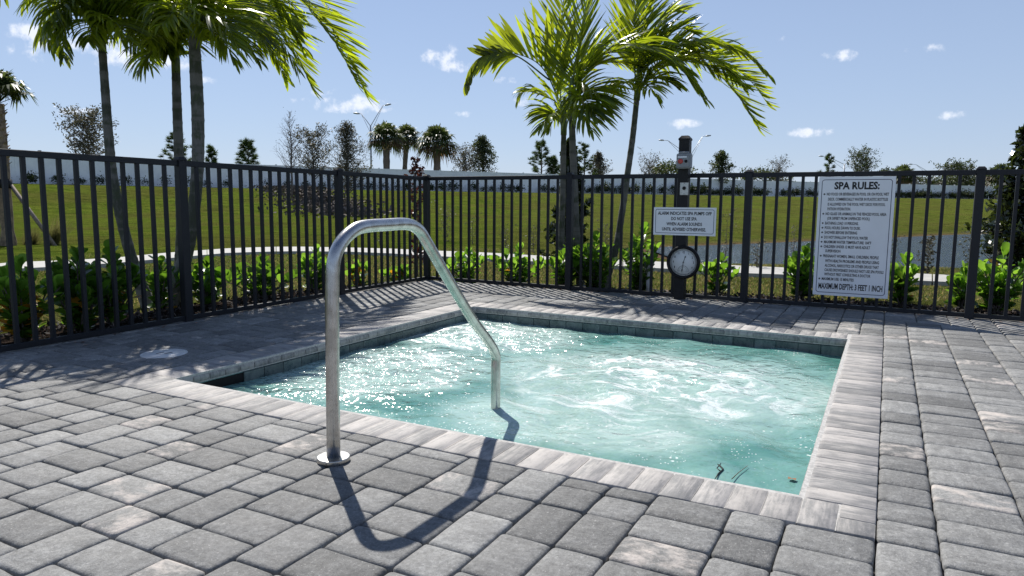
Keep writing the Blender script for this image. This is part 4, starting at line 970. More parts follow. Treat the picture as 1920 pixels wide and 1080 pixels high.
# wind blows along the left fence line, away from the viewpoint and to the right of the picture
WR = Vector(RT); wl_ = (.30, .42, -.25); wl2 = (.16, .26, -.12)
DL = 6.45
palm('leftmost of the three left palms, slim trunk leaning left behind the fence', (285, 582), [(268, 545), (245, 478), (225, 400), (211, 330), (204, 260), (198, 180), (192, 95)], DL,
     [.075, .060, .048, .046, .044, .041, .038, .034],
     [([(188, 70), (165, 5), (130, -22), (95, 0), (84, 50), (100, 95)], .42, 'frond', dict(n=34, wind=(.2, .1, -.5), droop=.75, lift=.1)),
      ([(186, 60), (150, 10), (110, 12, -.3), (88, 60, -.4)], .36, 'frond', dict(n=28, droop=.8, wind=wl_, sparse=.15)),
      ([(188, 75), (172, 15), (140, 5, -.2), (118, 55, -.3), (120, 110, -.3)], .34, 'frond', dict(n=28, droop=.7, wind=(.3, .1, -.4), sparse=.1)),
      ([(190, 80), (185, 20), (150, -30), (70, -20), (45, 10)], .34, 'frond', dict(n=34, droop=.9, lift=0)),
      ([(194, 80), (205, 20), (235, 5, .3), (265, 40, .5), (285, 90, .6)], .50, 'frond', dict(n=30, droop=.8, wind=wl_)),
      ([(194, 80), (210, 0), (250, -30, .2), (300, -10, .3), (330, 30, .4)], .50, 'frond', dict(n=34, droop=.8, wind=wl_)),
      ([(193, 85), (200, 45), (220, 45, -.3), (240, 80, -.4)], .44, 'frond', dict(n=24, droop=.9, wind=wl_)),
      ([(194, 88), (212, 58), (242, 62, .2), (268, 95, .4), (284, 125, .5)], .36, 'frond', dict(n=28, droop=1.0, wind=(.2, .2, -.45))),
      ([(192, 85), (195, 30), (190, -20), (170, -60)], .5, 'frond', dict(n=30, droop=.5)),
      ([(192, 88), (186, 45), (172, 50, -.2), (165, 80, -.3)], .38, 'frond', dict(n=22, droop=.9))], 1, wl2, 3)
palm('middle of the three left palms, pale ringed trunk behind the thick post', (330, 575), [(336, 520), (340, 440), (338, 360), (335, 280), (332, 200), (330, 135)], DL+.55,
     [.070, .058, .050, .047, .046, .044, .040],
     [([(330, 120), (325, 50), (300, 10), (262, 10), (245, 50)], .56, 'frond', dict(n=32, droop=.9, wind=wl_)),
      ([(330, 120), (322, 70), (300, 55, -.4), (280, 80, -.6)], .50, 'frond', dict(n=28, droop=.95, wind=wl_)),
      ([(331, 120), (335, 60), (350, 20), (385, 20, .2), (415, 60, .4)], .56, 'frond', dict(n=32, droop=.9, wind=wl_)),
      ([(331, 120), (338, 80), (352, 65, -.4), (375, 90, -.5)], .50, 'frond', dict(n=26, droop=.95, wind=wl_)),
      ([(330, 110), (330, 40), (320, -10, .3), (290, -40, .5)], .56, 'frond', dict(n=30, droop=.9, wind=wl_)),
      ([(330, 128), (318, 100), (298, 90), (276, 105), (262, 130)], .36, 'frond', dict(n=28, droop=1.1, wind=(.2, .2, -.4))),
      ([(331, 110), (345, 40), (375, 0, .4), (420, 5, .8), (455, 40, 1.0)], .54, 'frond', dict(n=34, droop=.8, wind=wl_)),
      ([(330, 120), (326, 80), (314, 60, .4), (296, 70, .6)], .50, 'frond', dict(n=26, droop=.95, wind=wl_)),
      ([(330, 120), (318, 60), (290, -5), (230, -20), (190, 0)], .48, 'frond', dict(n=32, droop=.9, wind=wl_))], 2, wl2, 3)
palm('rightmost of the three left palms, thick dark trunk with long arching fronds', (312, 582), [(332, 530), (352, 465), (364, 390), (371, 300), (371, 220), (368, 150), (364, 70)], DL-.1,
     [.085, .070, .056, .052, .052, .054, .054, .048],
     [([(366, 60), (400, -20, .2), (470, -55, .5), (560, -15, .9), (632, 65, 1.2), (690, 182, 1.4)], .56, 'frond', dict(n=54, droop=.15, lift=.25, wind=(.60, .38, -.25), width=.050)),
      ([(366, 60), (405, -10, .2), (480, -40, .5), (560, -5, .8), (622, 70, 1.1), (672, 160, 1.3)], .44, 'frond', dict(n=46, droop=.2, lift=.6, wind=(.60, .36, -.1), width=.048)),
      ([(366, 60), (390, 10, .2), (450, -10, .5), (505, 20, .8), (548, 85, 1.0), (585, 162, 1.1)], .54, 'frond', dict(n=46, droop=.25, lift=.2, wind=(.58, .34, -.15), width=.046)),
      ([(366, 60), (395, 15, .2), (440, 5, .5), (490, 30, .7), (530, 80, .9), (558, 130, 1.0)], .50, 'frond', dict(n=40, droop=.6, lift=.0, wind=(.1, .25, -.4))),
      ([(366, 60), (385, 20), (420, 10, -.1), (465, 35, -.1), (495, 80, -.1)], .46, 'frond', dict(n=36, droop=.6, wind=wl_)),
      ([(366, 72), (392, 48), (428, 52, .3), (462, 80, .5), (488, 118, .6)], .38, 'frond', dict(n=32, droop=1.0, wind=(.2, .25, -.45))),
      ([(366, 75), (382, 55), (405, 60, -.2), (425, 85, -.3), (440, 115, -.3)], .36, 'frond', dict(n=28, droop=1.1, wind=(.15, .2, -.45))),
      ([(365, 65), (375, 30), (395, 25, -.3), (425, 50, -.5), (445, 85, -.6)], .46, 'frond', dict(n=32, droop=.7, wind=wl_)),
      ([(366, 60), (430, -40, .8), (520, -50, 1.6), (590, -15, 2.2), (630, 30, 2.6)], .44, 'frond_y', dict(n=36, droop=.4, lift=.3, wind=wl2)),
      ([(366, 60), (420, -20, .8), (490, -30, 1.5), (540, 0, 2.0), (570, 40, 2.3)], .48, 'frond', dict(n=38, droop=.5, lift=.2, wind=wl_)),
      ([(363, 60), (345, 0), (310, -30), (270, -10), (250, 40)], .54, 'frond', dict(n=34, droop=.8, wind=wl_)),
      ([(363, 65), (352, 30), (330, 20, -.4), (305, 45, -.6)], .50, 'frond', dict(n=28, droop=.9, wind=wl_)),
      ([(364, 60), (372, 0), (400, -30, .6), (440, -20, 1.0), (470, 20, 1.2)], .50, 'frond', dict(n=34, droop=.7, wind=wl_)),
      ([(366, 60), (410, -10, .3), (460, -5, .8), (515, 25, 1.2), (550, 75, 1.4)], .48, 'frond', dict(n=38, droop=.6, wind=wl_)),
      ([(366, 62), (390, 30, .3), (430, 25, .7), (475, 55, 1.0), (500, 95, 1.2)], .48, 'frond', dict(n=36, droop=.7, wind=wl_))], 3, wl_, 3)
DR = 8.1
palm('leftmost palm of the right clump, short slim trunk under a drooping frond', (1052, 540), [(1052, 500), (1053, 440), (1055, 370), (1056, 300), (1057, 250)], DR+.15,
     [.050, .045, .042, .040, .040, .036],
     [([(1056, 240), (1045, 195), (1020, 180), (985, 172), (972, 190)], .40, 'frond', dict(n=26, droop=1.0, wind=wl2, sparse=.2)),
      ([(1056, 235), (1040, 170), (1010, 120), (960, 100), (905, 105)], .80, 'frond_y', dict(n=17, droop=.0, lift=1.15, wind=(-.12, -.06, .15), start=.22, width=.058, face=True)),
      ([(1030, 150), (960, 101), (912, 104), (885, 125), (873, 160)], .44, 'frond_y', dict(n=22, droop=1.1, lift=-.6, wind=(0, 0, -.3), start=.35, width=.050, face=True)),
      ([(1056, 240), (1050, 160), (1052, 60), (1060, -40)], .62, 'frond', dict(n=26, droop=.10, lift=.3, wind=(-.05, 0, .15), width=.046)),
      ([(1056, 250), (1048, 220), (1030, 215, -.3), (1012, 240, -.4)], .46, 'frond', dict(n=24, droop=.9, width=.044)),
      ([(1056, 250), (1052, 225), (1042, 220, .3), (1026, 245, .3)], .46, 'frond', dict(n=24, droop=.9, width=.044))], 4, (0, 0, -.05), 0)
palm('middle palm of the right clump, straight green trunk with yellowing fronds', (1090, 545), [(1086, 500), (1080, 430), (1077, 350), (1074, 280), (1072, 215)], DR-.1,
     [.062, .054, .050, .048, .046, .042],
     [([(1072, 205), (1085, 140), (1115, 105), (1160, 98), (1215, 102, .3), (1255, 120, .5)], .52, 'frond_y', dict(n=38, droop=.25, lift=.7, wind=(.35, .35, .05), width=.042)),
      ([(1072, 205), (1090, 150), (1120, 122), (1165, 118, .2), (1210, 130, .4)], .46, 'frond_y', dict(n=32, droop=.5, lift=.2, wind=(.25, .35, -.1), width=.042)),
      ([(1072, 210), (1090, 175), (1115, 175, -.3), (1140, 205, -.4)], .60, 'frond', dict(n=28, droop=.5, wind=(.3, .2, -.3), width=.050)),
      ([(1072, 212), (1085, 188), (1100, 190, -.4), (1118, 220, -.6)], .54, 'frond', dict(n=26, droop=.7, wind=(.2, .1, -.3), width=.046)),
      ([(1072, 205), (1078, 120), (1100, 30), (1130, -40)], .66, 'frond', dict(n=30, droop=.15, lift=.4, wind=(.10, .10, .10), width=.050)),
      ([(1072, 215), (1082, 200), (1098, 215, -.5), (1110, 245, -.6)], .50, 'frond', dict(n=24, droop=.9, wind=wl_, width=.046))], 5, wl2, 1)
palm('rightmost palm of the right clump, curved trunk leaning right', (1128, 540), [(1140, 512), (1155, 465), (1166, 400), (1176, 330), (1186, 260), (1194, 185)], DR+.2,
     [.075, .058, .048, .045, .043, .041, .038],
     [([(1196, 175), (1230, 135), (1290, 112, .2), (1345, 138, .4), (1388, 184, .5), (1422, 238, .6)], .62, 'frond', dict(n=46, droop=.12, lift=.35, wind=(.62, .36, -.05), width=.046)),
      ([(1196, 175), (1225, 125), (1290, 100, .3), (1350, 112, .5), (1405, 150, .7), (1440, 195, .8)], .58, 'frond_y', dict(n=44, droop=.18, lift=.8, wind=(.60, .34, .12), width=.044)),
      ([(1196, 175), (1225, 130), (1285, 105, .1), (1340, 118, .2), (1395, 160, .3)], .54, 'frond', dict(n=44, droop=.75, lift=.0, wind=(.2, .25, -.25), width=.042)),
      ([(1196, 172), (1225, 100), (1270, 55), (1305, 62)], .52, 'frond', dict(n=34, droop=.3, lift=.4, wind=(.35, .35, .0), width=.044)),
      ([(1196, 172), (1215, 90), (1250, 30), (1290, 15)], .52, 'frond', dict(n=34, droop=.4, lift=.3, wind=(.35, .35, -.1), width=.044)),
      ([(1195, 172), (1200, 90), (1215, 10), (1245, -50)], .60, 'frond', dict(n=34, droop=.25, wind=(.35, .35, 0), width=.044)),
      ([(1194, 172), (1188, 100), (1190, 30), (1200, -30)], .52, 'frond', dict(n=30, droop=.3, wind=(.2, .2, 0), width=.044)),
      ([(1196, 178), (1215, 150), (1245, 150, -.3), (1280, 165, -.3)], .38, 'frond', dict(n=28, droop=.9, wind=wl2)),
      ([(1195, 178), (1205, 160), (1222, 168, -.4), (1235, 190, -.4)], .34, 'frond', dict(n=20, droop=.9)),
      ([(1193, 178), (1184, 158), (1165, 160, -.3), (1150, 180, -.3)], .38, 'frond', dict(n=20, droop=.9))], 6, wl_, 1)

# fan palms -----------------------------------------------------------------
def fan_leaf(mb, p0, d_, L_, rnd, mi=0, petiole=.5, segs=15, droop=.5):
    d_ = d_.normalized(); q = p0+d_*petiole; mb.tube([p0, p0+d_*petiole*.6+Vector((0, 0, .02)), q], [.02*L_, .015*L_, .01*L_], 4, mi=mi)
    side = d_.cross(Vector((0, 0, 1))); side = side.normalized() if side.length > .05 else Vector((1, 0, 0)); nn = side.cross(d_).normalized()
    for k in range(segs):
        a_ = R(-115+230*k/(segs-1))+rnd.uniform(-.05, .05); e = (d_*math.cos(a_)+side*math.sin(a_)+nn*.15*abs(math.sin(a_))).normalized(); l2 = L_*rnd.uniform(.8, 1.05)*(1-.25*abs(a_)/2)
        w_ = (e.cross(nn)).normalized()*L_*.05; m_ = q+e*l2*.55; t_ = q+e*l2*.9+Vector((0, 0, -droop*l2*rnd.uniform(.4, 1.0))); c_ = rnd.uniform(.7, 1.25)
        mb.add([q, m_-w_, m_+w_, t_], [(0, 1, 2), (1, 3, 2)], mi, (c_, c_, c_))
def sabal(x_, ybase, ytop, D, base_z, label, seed, cr, cut=False, tr=.16, braces=False, nf=30, group=None, lean=0.0, dead=.15):
    rnd = random.Random(seed); bp = PX(x_, ybase, D); bp[2] = base_z; tp = PX(x_+lean, ytop, D)[2]; hh_ = tp-base_z-cr*.75
    r_ = empty('cabbage_palm', tuple(bp)); tag(r_, label, 'palm tree', group)
    mb = MB(); lx_ = float(RT[0])*lean*D/FOC; ly_ = float(RT[1])*lean*D/FOC
    zz = np.linspace(-.2, hh_, 14); mb.tube([(lx_*(z/hh_)**1.5 if z > 0 else 0, ly_*(z/hh_)**1.5 if z > 0 else 0, z) for z in zz], [tr*(1.25 if z < .1 else rnd.uniform(.92, 1.08)) for z in zz], 12); mb.build('trunk', MAT['boots'] if cut else MAT['bark'], r_)
    if True:
        mb = MB(); z0 = hh_*.55 if cut else hh_*.8; n_b = 60 if cut else 24
        for k in range(n_b):
            z = z0+(hh_-z0)*k/n_b; a_ = k*2.4; d_ = Vector((math.cos(a_), math.sin(a_), .9)).normalized(); p0 = Vector((lx_*(z/hh_)**1.5+math.cos(a_)*tr*.85, ly_*(z/hh_)**1.5+math.sin(a_)*tr*.85, z)); s_ = Vector((-math.sin(a_), math.cos(a_), 0))*tr*.42
            c_ = rnd.uniform(.6, 1.3); p1 = p0+d_*tr*(.75 if cut else 1.5); mb.add([p0-s_, p0+s_, p1+s_*.6, p1-s_*.6, p1+Vector((0, 0, .02))-s_*.2, p0-Vector((0, 0, tr))], [(0, 1, 2, 3), (0, 5, 1)], 0, (c_, c_, c_))
        mb.build('leaf_boots', MAT['boots'], r_)
    mb = MB(); ct = Vector((lx_, ly_, hh_))
    for k in range(nf):
        f = k/nf; el = R(88-(120 if not cut else 62)*f**.8)+rnd.uniform(-.15, .15); a_ = k*2.399
        d_ = Vector((math.cos(a_)*math.cos(el), math.sin(a_)*math.cos(el), math.sin(el)))
        fan_leaf(mb, ct+Vector((0, 0, .0)), d_, cr*.62, rnd, 1 if (rnd.random() < dead and f > .7) else 0, cr*.45, 17, .35+.5*f)
    mb.build('crown', [MAT['sabal'], MAT['sabal_dead']], r_)
    if braces:
        for k in range(3):
            a_ = R(TH*0+k*120+35); b_ = MB(); b_.tube([(math.cos(a_)*tr*1.1, math.sin(a_)*tr*1.1, 1.35), (math.cos(a_)*1.05, math.sin(a_)*1.05, -.12)], .045, 4)
            b_.build('support_brace', MAT['wood'], r_)
        b_ = MB(); b_.tube([(0, 0, 1.28), (0, 0, 1.48)], tr*1.25, 14); b_.build('strap_band', MAT['black'], r_)
q = W(18, 457, -.12); Dq = (q-CAM)@FW
sabal(16, 457, 138, Dq, -.12, 'fan palm with crossed leaf boots propped by wooden braces at the left edge', 21, 1.0, cut=True, tr=.135, braces=True, nf=26, dead=0)
G2 = 'fan palms standing behind the white wall'
for (x_, yt, D, cr, tr, lb, ln, sd2) in [(726, 232, 88, 2.9, .42, 'leftmost fan palm of the pair beyond the wall beside the tall lamp', 0, 31), (758, 236, 94, 2.5, .32, 'slimmer fan palm right of its pair beyond the wall', 6, 32), (820, 238, 86, 3.1, .42, 'broad lone fan palm beyond the wall right of the pair', 0, 33),
                                         (1688, 310, 125, 2.9, .4, 'fan palm beyond the wall above the right edge of the rules sign', 0, 34), (1868, 308, 118, 2.9, .4, 'fan palm top beyond the wall just right of the rightmost post', 0, 35)]:
    sabal(x_, 400, yt, D, 2.0, lb, sd2, cr, tr=tr, nf=46, group=G2, lean=ln, dead=.6)

G3 = 'trees beyond the white wall'
# branchy trees --------------------------------------------------------------
def quads_leaf(C, Dv, s, rr, aspect=.5):
    """C centres (n,3), returns (n,4,3) random oriented leaf quads"""
    n_ = len(C); a_ = rr.normal(size=(n_, 3)); a_ /= np.linalg.norm(a_, axis=1, keepdims=True); b_ = rr.normal(size=(n_, 3)); b_ -= a_*(a_*b_).sum(1, keepdims=True); b_ /= np.linalg.norm(b_, axis=1, keepdims=True)
    s = np.asarray(s).reshape(-1, 1); A = a_*s; B = b_*s*aspect
    return np.stack([C-A, C+B*.9-A*.1, C+A, C-B*.9-A*.1], 1)
def branch_tree(name, label, cat, base, H_, Wd, seed, leafmat, nleaf, lsize, tr=.06, shape='cone', nb=26, low=.25, group=None, twig=True, bark='bark', aspect=.5, lean=(0, 0), sub=4, up=.5):
    if group == G3 or lsize > .05: nleaf = int(nleaf*3.2); lsize *= 1.0; nb = int(nb*1.5); Wd *= 1.15; tr *= 1.3
    rr = np.random.default_rng(seed); rnd = random.Random(seed); r_ = empty(name, tuple(base)); tag(r_, label, cat, group)
    mb = MB(); zs_ = np.linspace(-.05*H_*0-.1, H_*.97, 9); trk = [Vector((lean[0]*(z/H_)+rnd.uniform(-1, 1)*.012*H_*(z > .2*H_), lean[1]*(z/H_)+rnd.uniform(-1, 1)*.012*H_*(z > .2*H_), z)) for z in zs_]
    mb.tube(trk, [tr*(1-.88*k/8) for k in range(9)], 7); mb.build('trunk', MAT[bark], r_)
    bm_ = MB(); tips = []
    for k in range(nb):
        f = low+(1-low)*(k+rnd.random())/nb; z = f*H_; i0 = min(7, int(f*.97*8)); p0 = trk[i0].lerp(trk[i0+1], min(1, max(0, f*8-i0)))
        g_ = {'cone': (1-f)**.75+.08, 'round': math.sqrt(max(.02, 1-((f-.62)/.45)**2)), 'column': .75+.25*math.sin(f*9) if f < .85 else .5*(1-f)/.15+.15, 'vase': .25+.75*f}[shape]
        L_ = Wd*g_*rnd.uniform(.65, 1.1); az = k*2.4+rnd.uniform(-.5, .5); d_ = Vector((math.cos(az), math.sin(az), rnd.uniform(.3, 1.0)*up*2)).normalized()
        p1 = p0+d_*L_*.5; p2 = p1+(d_+Vector((rnd.uniform(-.3, .3), rnd.uniform(-.3, .3), up*.6))).normalized()*L_*.55
        r0 = tr*.35*(1-f*.6); bm_.tube([p0, p1, p2], [r0, r0*.6, r0*.2], 4, cap=False); tips += [p0.lerp(p1, .6), p1, p2]
        for s_ in range(sub):
            u_ = rnd.uniform(.25, 1); q0_ = p1.lerp(p2, u_) if rnd.random() < .6 else p0.lerp(p1, u_); dd = Vector((rnd.gauss(0, 1), rnd.gauss(0, 1), rnd.uniform(0, 1.2))).normalized(); l3 = L_*rnd.uniform(.18, .42); q1 = q0_+dd*l3
            bm_.tube([q0_, q1], [r0*.35, r0*.12], 3, cap=False); tips += [q0_.lerp(q1, .5), q1]
    if twig: bm_.build('branches', MAT[bark], r_)
    if nleaf:
        T = np.array([tuple(q) for q in tips]); idx = rr.integers(0, len(T), nleaf); C = T[idx]+rr.normal(size=(nleaf, 3))*Wd*.055
        C[:, 2] = np.maximum(C[:, 2], .02*H_); co_ = quads_leaf(C, None, rr.uniform(.6, 1.2, nleaf)*lsize, rr, aspect); tint = np.repeat(rr.uniform(.6, 1.35, (nleaf, 1)), 3, 1)
        link('crown', arr_mesh('crown', co_, 1, leafmat if not isinstance(leafmat, str) else MAT[leafmat], tint), r_)
    return r_
def at_base(x_, y_, z_=-.12): q_ = W(x_, y_, z_); return (q_[0], q_[1], gz(q_[0], q_[1]))
def on_line(x_, D, z_=None):
    q_ = PX(x_, 380, D); return (q_[0], q_[1], gz(q_[0], q_[1]) if z_ is None else z_)
def ht(x_, ytop, base):
    D = (np.array(base)-CAM)@FW; return PX(x_, ytop, D)[2]-base[2]

# on the slope in front of the wall
b_ = on_line(548, 58); branch_tree('bare_tree', 'slender leafless tree in front of the white wall, its tip highest', 'tree', b_, ht(545, 207, b_), 2.6, 41, 'grey_leaf', 60, .05, tr=.10, nb=60, low=.28, up=.75, sub=9)
b_ = on_line(590, 60); branch_tree('sparse_tree', 'thinly leaved grey tree between the bare tree and the leafy one', 'tree', b_, ht(590, 252, b_), 1.9, 42, 'grey_leaf', 900, .10, tr=.10, shape='round', nb=34, low=.3, sub=6)
b_ = on_line(652, 52); branch_tree('sparse_tree', 'leafy grey green tree standing behind the third left fence post', 'tree', b_, ht(650, 233, b_), 2.3, 43, 'grey_leaf', 2000, .075, tr=.11, shape='cone', nb=44, low=.2, sub=6)
# beyond the wall
G3 = 'trees beyond the white wall'
for (x_, yt, D, Wd, shp, lm, nl, ls, lb, sd2) in [
        (172, 222, 75, 3.0, 'round', 'grey_leaf', 1100, .16, 'dark thin leaved tree beyond the wall left of the leaning palm trunk', 51),
        (905, 258, 98, 3.1, 'cone', 'oak', 1500, .15, 'grey green tree beyond the wall right of the lone fan palm', 52), (872, 285, 96, 2.2, 'round', 'grey_leaf', 500, .13, 'small half bare tree beside the lone fan palm', 53),
        (1120, 288, 102, 2.4, 'cone', 'grey_leaf', 900, .15, 'small greyish tree beyond the wall right of the green palm trunks', 54), (1215, 302, 105, 2.2, 'vase', 'grey_leaf', 260, .13, 'low nearly bare tree beyond the wall behind the curved palm trunk', 55),
        (1350, 285, 102, 2.6, 'cone', 'oak', 900, .16, 'narrow pointed tree beyond the wall right of the alarm post', 56), (1456, 305, 112, 2.0, 'vase', 'grey_leaf', 260, .13, 'low bare tree beyond the wall left of the rules sign', 57),
        (1612, 292, 120, 2.8, 'round', 'oak', 900, .17, 'round thin tree beyond the wall above the rules sign', 58), (1790, 316, 130, 3.2, 'round', 'oak', 1000, .2, 'low broad tree beyond the wall left of the rightmost post', 59)]:
    b_ = on_line(x_, D, 2.1); branch_tree('sparse_tree', lb, 'tree', b_, ht(x_, yt, b_), Wd, sd2, lm, nl, ls, tr=.14, shape=shp, nb=34, low=.3, group=G3, sub=5)
def oak(x_, yt, D, Wd, Hc, label, seed, n_=1800, ls=.22, mat='oak'):
    rr = np.random.default_rng(seed); b_ = on_line(x_, D, 2.1); H_ = ht(x_, yt, b_); r_ = empty('oak_tree', b_); tag(r_, label, 'tree', G3)
    mb = MB(); mb.tube([(0, 0, -.2), (0, 0, H_*.5), (.1, 0, H_*.8)], [.22, .16, .07], 7)
    for k in range(7): a_ = k*.9; mb.tube([(0, 0, H_*.45), (math.cos(a_)*Wd*.5, math.sin(a_)*Wd*.5, H_*.72), (math.cos(a_)*Wd*.85, math.sin(a_)*Wd*.85, H_*.82)], [.09, .05, .02], 4)
    mb.build('trunk', MAT['bark'], r_)
    C = []
    for k in range(16):
        a_ = rr.uniform(0, 6.28); rad = Wd*math.sqrt(rr.uniform(0, 1))*.85; c_ = np.array([math.cos(a_)*rad, math.sin(a_)*rad, H_-Hc*rr.uniform(.15, .95)*(.45+.55*(rad/Wd))]); m_ = n_//16
        C.append(c_+rr.normal(size=(m_, 3))*np.array([Wd*.20, Wd*.20, Hc*.13]))
    C = np.concatenate(C); co_ = quads_leaf(C, None, rr.uniform(.6, 1.2, len(C))*ls, rr, .55); link('crown', arr_mesh('crown', co_, 1, MAT[mat], np.repeat(rr.uniform(.6, 1.4, (len(C), 1)), 3, 1)), r_)
oak(1256, 300, 112, 3.6, 3.0, 'flat topped dark green oak beyond the wall left of the alarm post', 61)
oak(1432, 318, 118, 4.0, 2.6, 'low spreading green oak beyond the wall right of the alarm post', 62)
oak(1668, 318, 128, 2.0, 2.6, 'small green oak just above the right half of the rules sign', 64, 900)
oak(1742, 330, 128, 4.5, 3.0, 'row of low dense green growth beyond the wall, nearest the rules sign', 65, 2200)
oak(1830, 326, 132, 4.5, 3.6, 'dense low oak beyond the wall behind the rightmost post', 66, 2200)
def pine(x_, yt, D, Wd, label, seed, n_=22, base=2.1, tl_=.55, low=.35):
    rr = np.random.default_rng(seed); rnd = random.Random(seed); b_ = on_line(x_, D, base); H_ = ht(x_, yt, b_); r_ = empty('pine_tree', b_); tag(r_, label, 'tree', G3)
    mb = MB(); mb.tube([(0, 0, -.2), (.05, 0, H_*.5), (0, .05, H_*.97)], [.13, .10, .03], 7); T = [Vector((0, 0, H_*.97))]
    for k in range(n_):
        f = low+(1-low)*k/n_; a_ = k*2.4+rnd.uniform(-.3, .3); L_ = Wd*(1.12-f)*rnd.uniform(.7, 1.2); p0 = Vector((0, 0, f*H_)); p1 = p0+Vector((math.cos(a_)*L_, math.sin(a_)*L_, L_*rnd.uniform(.1, .5)))
        mb.tube([p0, p1, p1+Vector((0, 0, L_*.25))], [.04, .03, .015], 4); T += [p1+Vector((0, 0, L_*.3)), p1, p0.lerp(p1, .72)]
        if rnd.random() < .6: T.append(p1+Vector((rnd.uniform(-.5, .5), rnd.uniform(-.5, .5), .25)))
    mb.build('trunk', MAT['bark'], r_)
    nn_ = 70; C = np.repeat(np.array([tuple(q) for q in T]), nn_, 0); d_ = rr.normal(size=C.shape); d_[:, 2] = np.abs(d_[:, 2])*1.1-.1; d_ /= np.linalg.norm(d_, axis=1, keepdims=True)
    s_ = np.cross(d_, rr.normal(size=C.shape)); s_ /= np.linalg.norm(s_, axis=1, keepdims=True); L2 = rr.uniform(.6, 1.1, (len(C), 1))*tl_; co_ = np.stack([C-s_*.025, C+s_*.025, C+d_*L2], 1)
    link('needles', arr_mesh('needles', co_, 1, MAT['pine'], np.repeat(rr.uniform(.6, 1.4, (len(C), 1)), 3, 1)), r_)
pine(336, 250, 82, 2.4, 'open branched pine beyond the wall behind the two left palm trunks', 71)
pine(400, 276, 84, 1.3, 'small rounded pine beyond the wall right of the thick palm trunk', 72, 16)
pine(468, 267, 82, 1.8, 'dense pine with a low side branch beyond the wall left of the bare tree', 73, 26)
pine(1014, 268, 92, 2.3, 'wide open pine beyond the wall left of the right palm clump', 74, 22)
pine(1036, 296, 90, 1.4, 'low dense pine touching the palm trunks beyond the wall', 75, 20)
pine(1094, 272, 96, 2.0, 'pine seen just right of the right palm trunks beyond the wall', 76, 18)
pine(1550, 290, 118, 1.9, 'dark young pine beyond the wall above the left half of the rules sign', 77, 16)

# near dark leaved trees
b_ = at_base(783, 508, -.06); branch_tree('young_tree', 'thin young tree with dark maroon leaves just behind the corner fence post', 'tree', b_, ht(783, 292, b_), .26, 81, 'maroon_leaf', 800, .032, tr=.012, shape='column', nb=34, low=.12, sub=4, aspect=.55)
b_ = at_base(1066, 522, -.06); branch_tree('young_tree', 'dark glossy leaved narrow tree between the right palm trunks', 'tree', b_, ht(1066, 262, b_), .33, 82, 'dark_leaf', 1300, .051, tr=.022, shape='cone', nb=44, low=.12, sub=5, aspect=.5)
b_ = at_base(1912, 530, -.06); branch_tree('young_tree', 'dense dark glossy leaved tree at the right edge of the view', 'tree', b_, ht(1915, 236, b_), .56, 83, 'dark_leaf', 2700, .052, tr=.03, shape='cone', nb=60, low=.08, sub=6, aspect=.5)
# half bare shrubs between path and pond
G4 = 'half bare young shrubs planted beyond the path'
for (x_, yb, yt, wpx, lm, nl, lb, sd2) in [(712, 455, 400, 26, 'grey_leaf', 260, 'sparse grey shrub beyond the path left of the corner post', 91), (836, 450, 392, 36, 'grey_leaf', 500, 'widest grey shrub just right of the corner post', 92), (886, 455, 405, 28, 'grey_leaf', 240, 'second grey shrub right of the corner post', 93),
                                          (948, 468, 430, 24, 'grey_leaf', 160, 'low grey shrub above the full leafy shrub', 94), (1000, 470, 425, 26, 'grey_leaf', 220, 'grey shrub beyond the path left of the right palms', 95), (1135, 484, 418, 26, 'grey_leaf', 180, 'wispy shrub beyond the path right of the right palms', 96),
                                          (1360, 495, 400, 30, 'grey_leaf', 160, 'tall wispy bare shrub right of the clock beside the pond', 97), (1418, 503, 462, 24, 'grey_leaf', 260, 'small grey shrub at the pond right of the middle post', 98), (1486, 505, 420, 30, 'grey_leaf', 130, 'open bare shrub at the pond left of the rules sign', 99),
                                          (1738, 512, 448, 22, 'grey_leaf', 900, 'dense rounded grey shrub at the pond right of the rules sign', 110), (1815, 516, 430, 32, 'grey_leaf', 220, 'wispy shrub at the pond just left of the rightmost post', 111), (1672, 508, 455, 22, 'grey_leaf', 120, 'thin bare shrub at the pond touching the edge of the rules sign', 112)]:
    b_ = at_base(x_, yb); D = (np.array(b_)-CAM)@FW; branch_tree('young_shrub', lb, 'shrub', b_, max(.3, ht(x_, yt, b_)), wpx*D/FOC, sd2, lm, nl, .022, tr=.010, shape='vase' if nl < 600 else 'round', nb=22, low=.05, group=G4, sub=6)

# tufts of ornamental grass by the braced palm
for (x_, lb) in ((98, 'pale ornamental grass tuft right of the braced palm'), (56, 'small ornamental grass tuft at the foot of the braced palm')):
    b_ = at_base(x_, 455); rr = np.random.default_rng(int(x_)); n_ = 420; a_ = rr.uniform(0, 6.28, n_); e = rr.uniform(.0, .75, n_); d_ = np.stack([np.cos(a_)*np.sin(e)+float(WR.x)*.35, np.sin(a_)*np.sin(e)+float(WR.y)*.35, np.cos(e)], 1); L2 = rr.uniform(.35, .85, (n_, 1))*(1 if x_ > 80 else .55)
    s_ = np.stack([-np.sin(a_), np.cos(a_), 0*a_], 1)*.006; C = rr.normal(size=(n_, 3))*.06; C[:, 2] = 0
    o = link('grass_tuft', arr_mesh('grass_tuft', np.stack([C-s_, C+s_, C+d_*L2], 1), 1, MAT['grass'], np.repeat(rr.uniform(.6, 1.3, (n_, 1)), 3, 1)*np.array([1.3, 1.1, 1.3]))); o.location = b_
    tag(o, lb, 'ornamental grass', 'ornamental grass tufts by the braced palm')

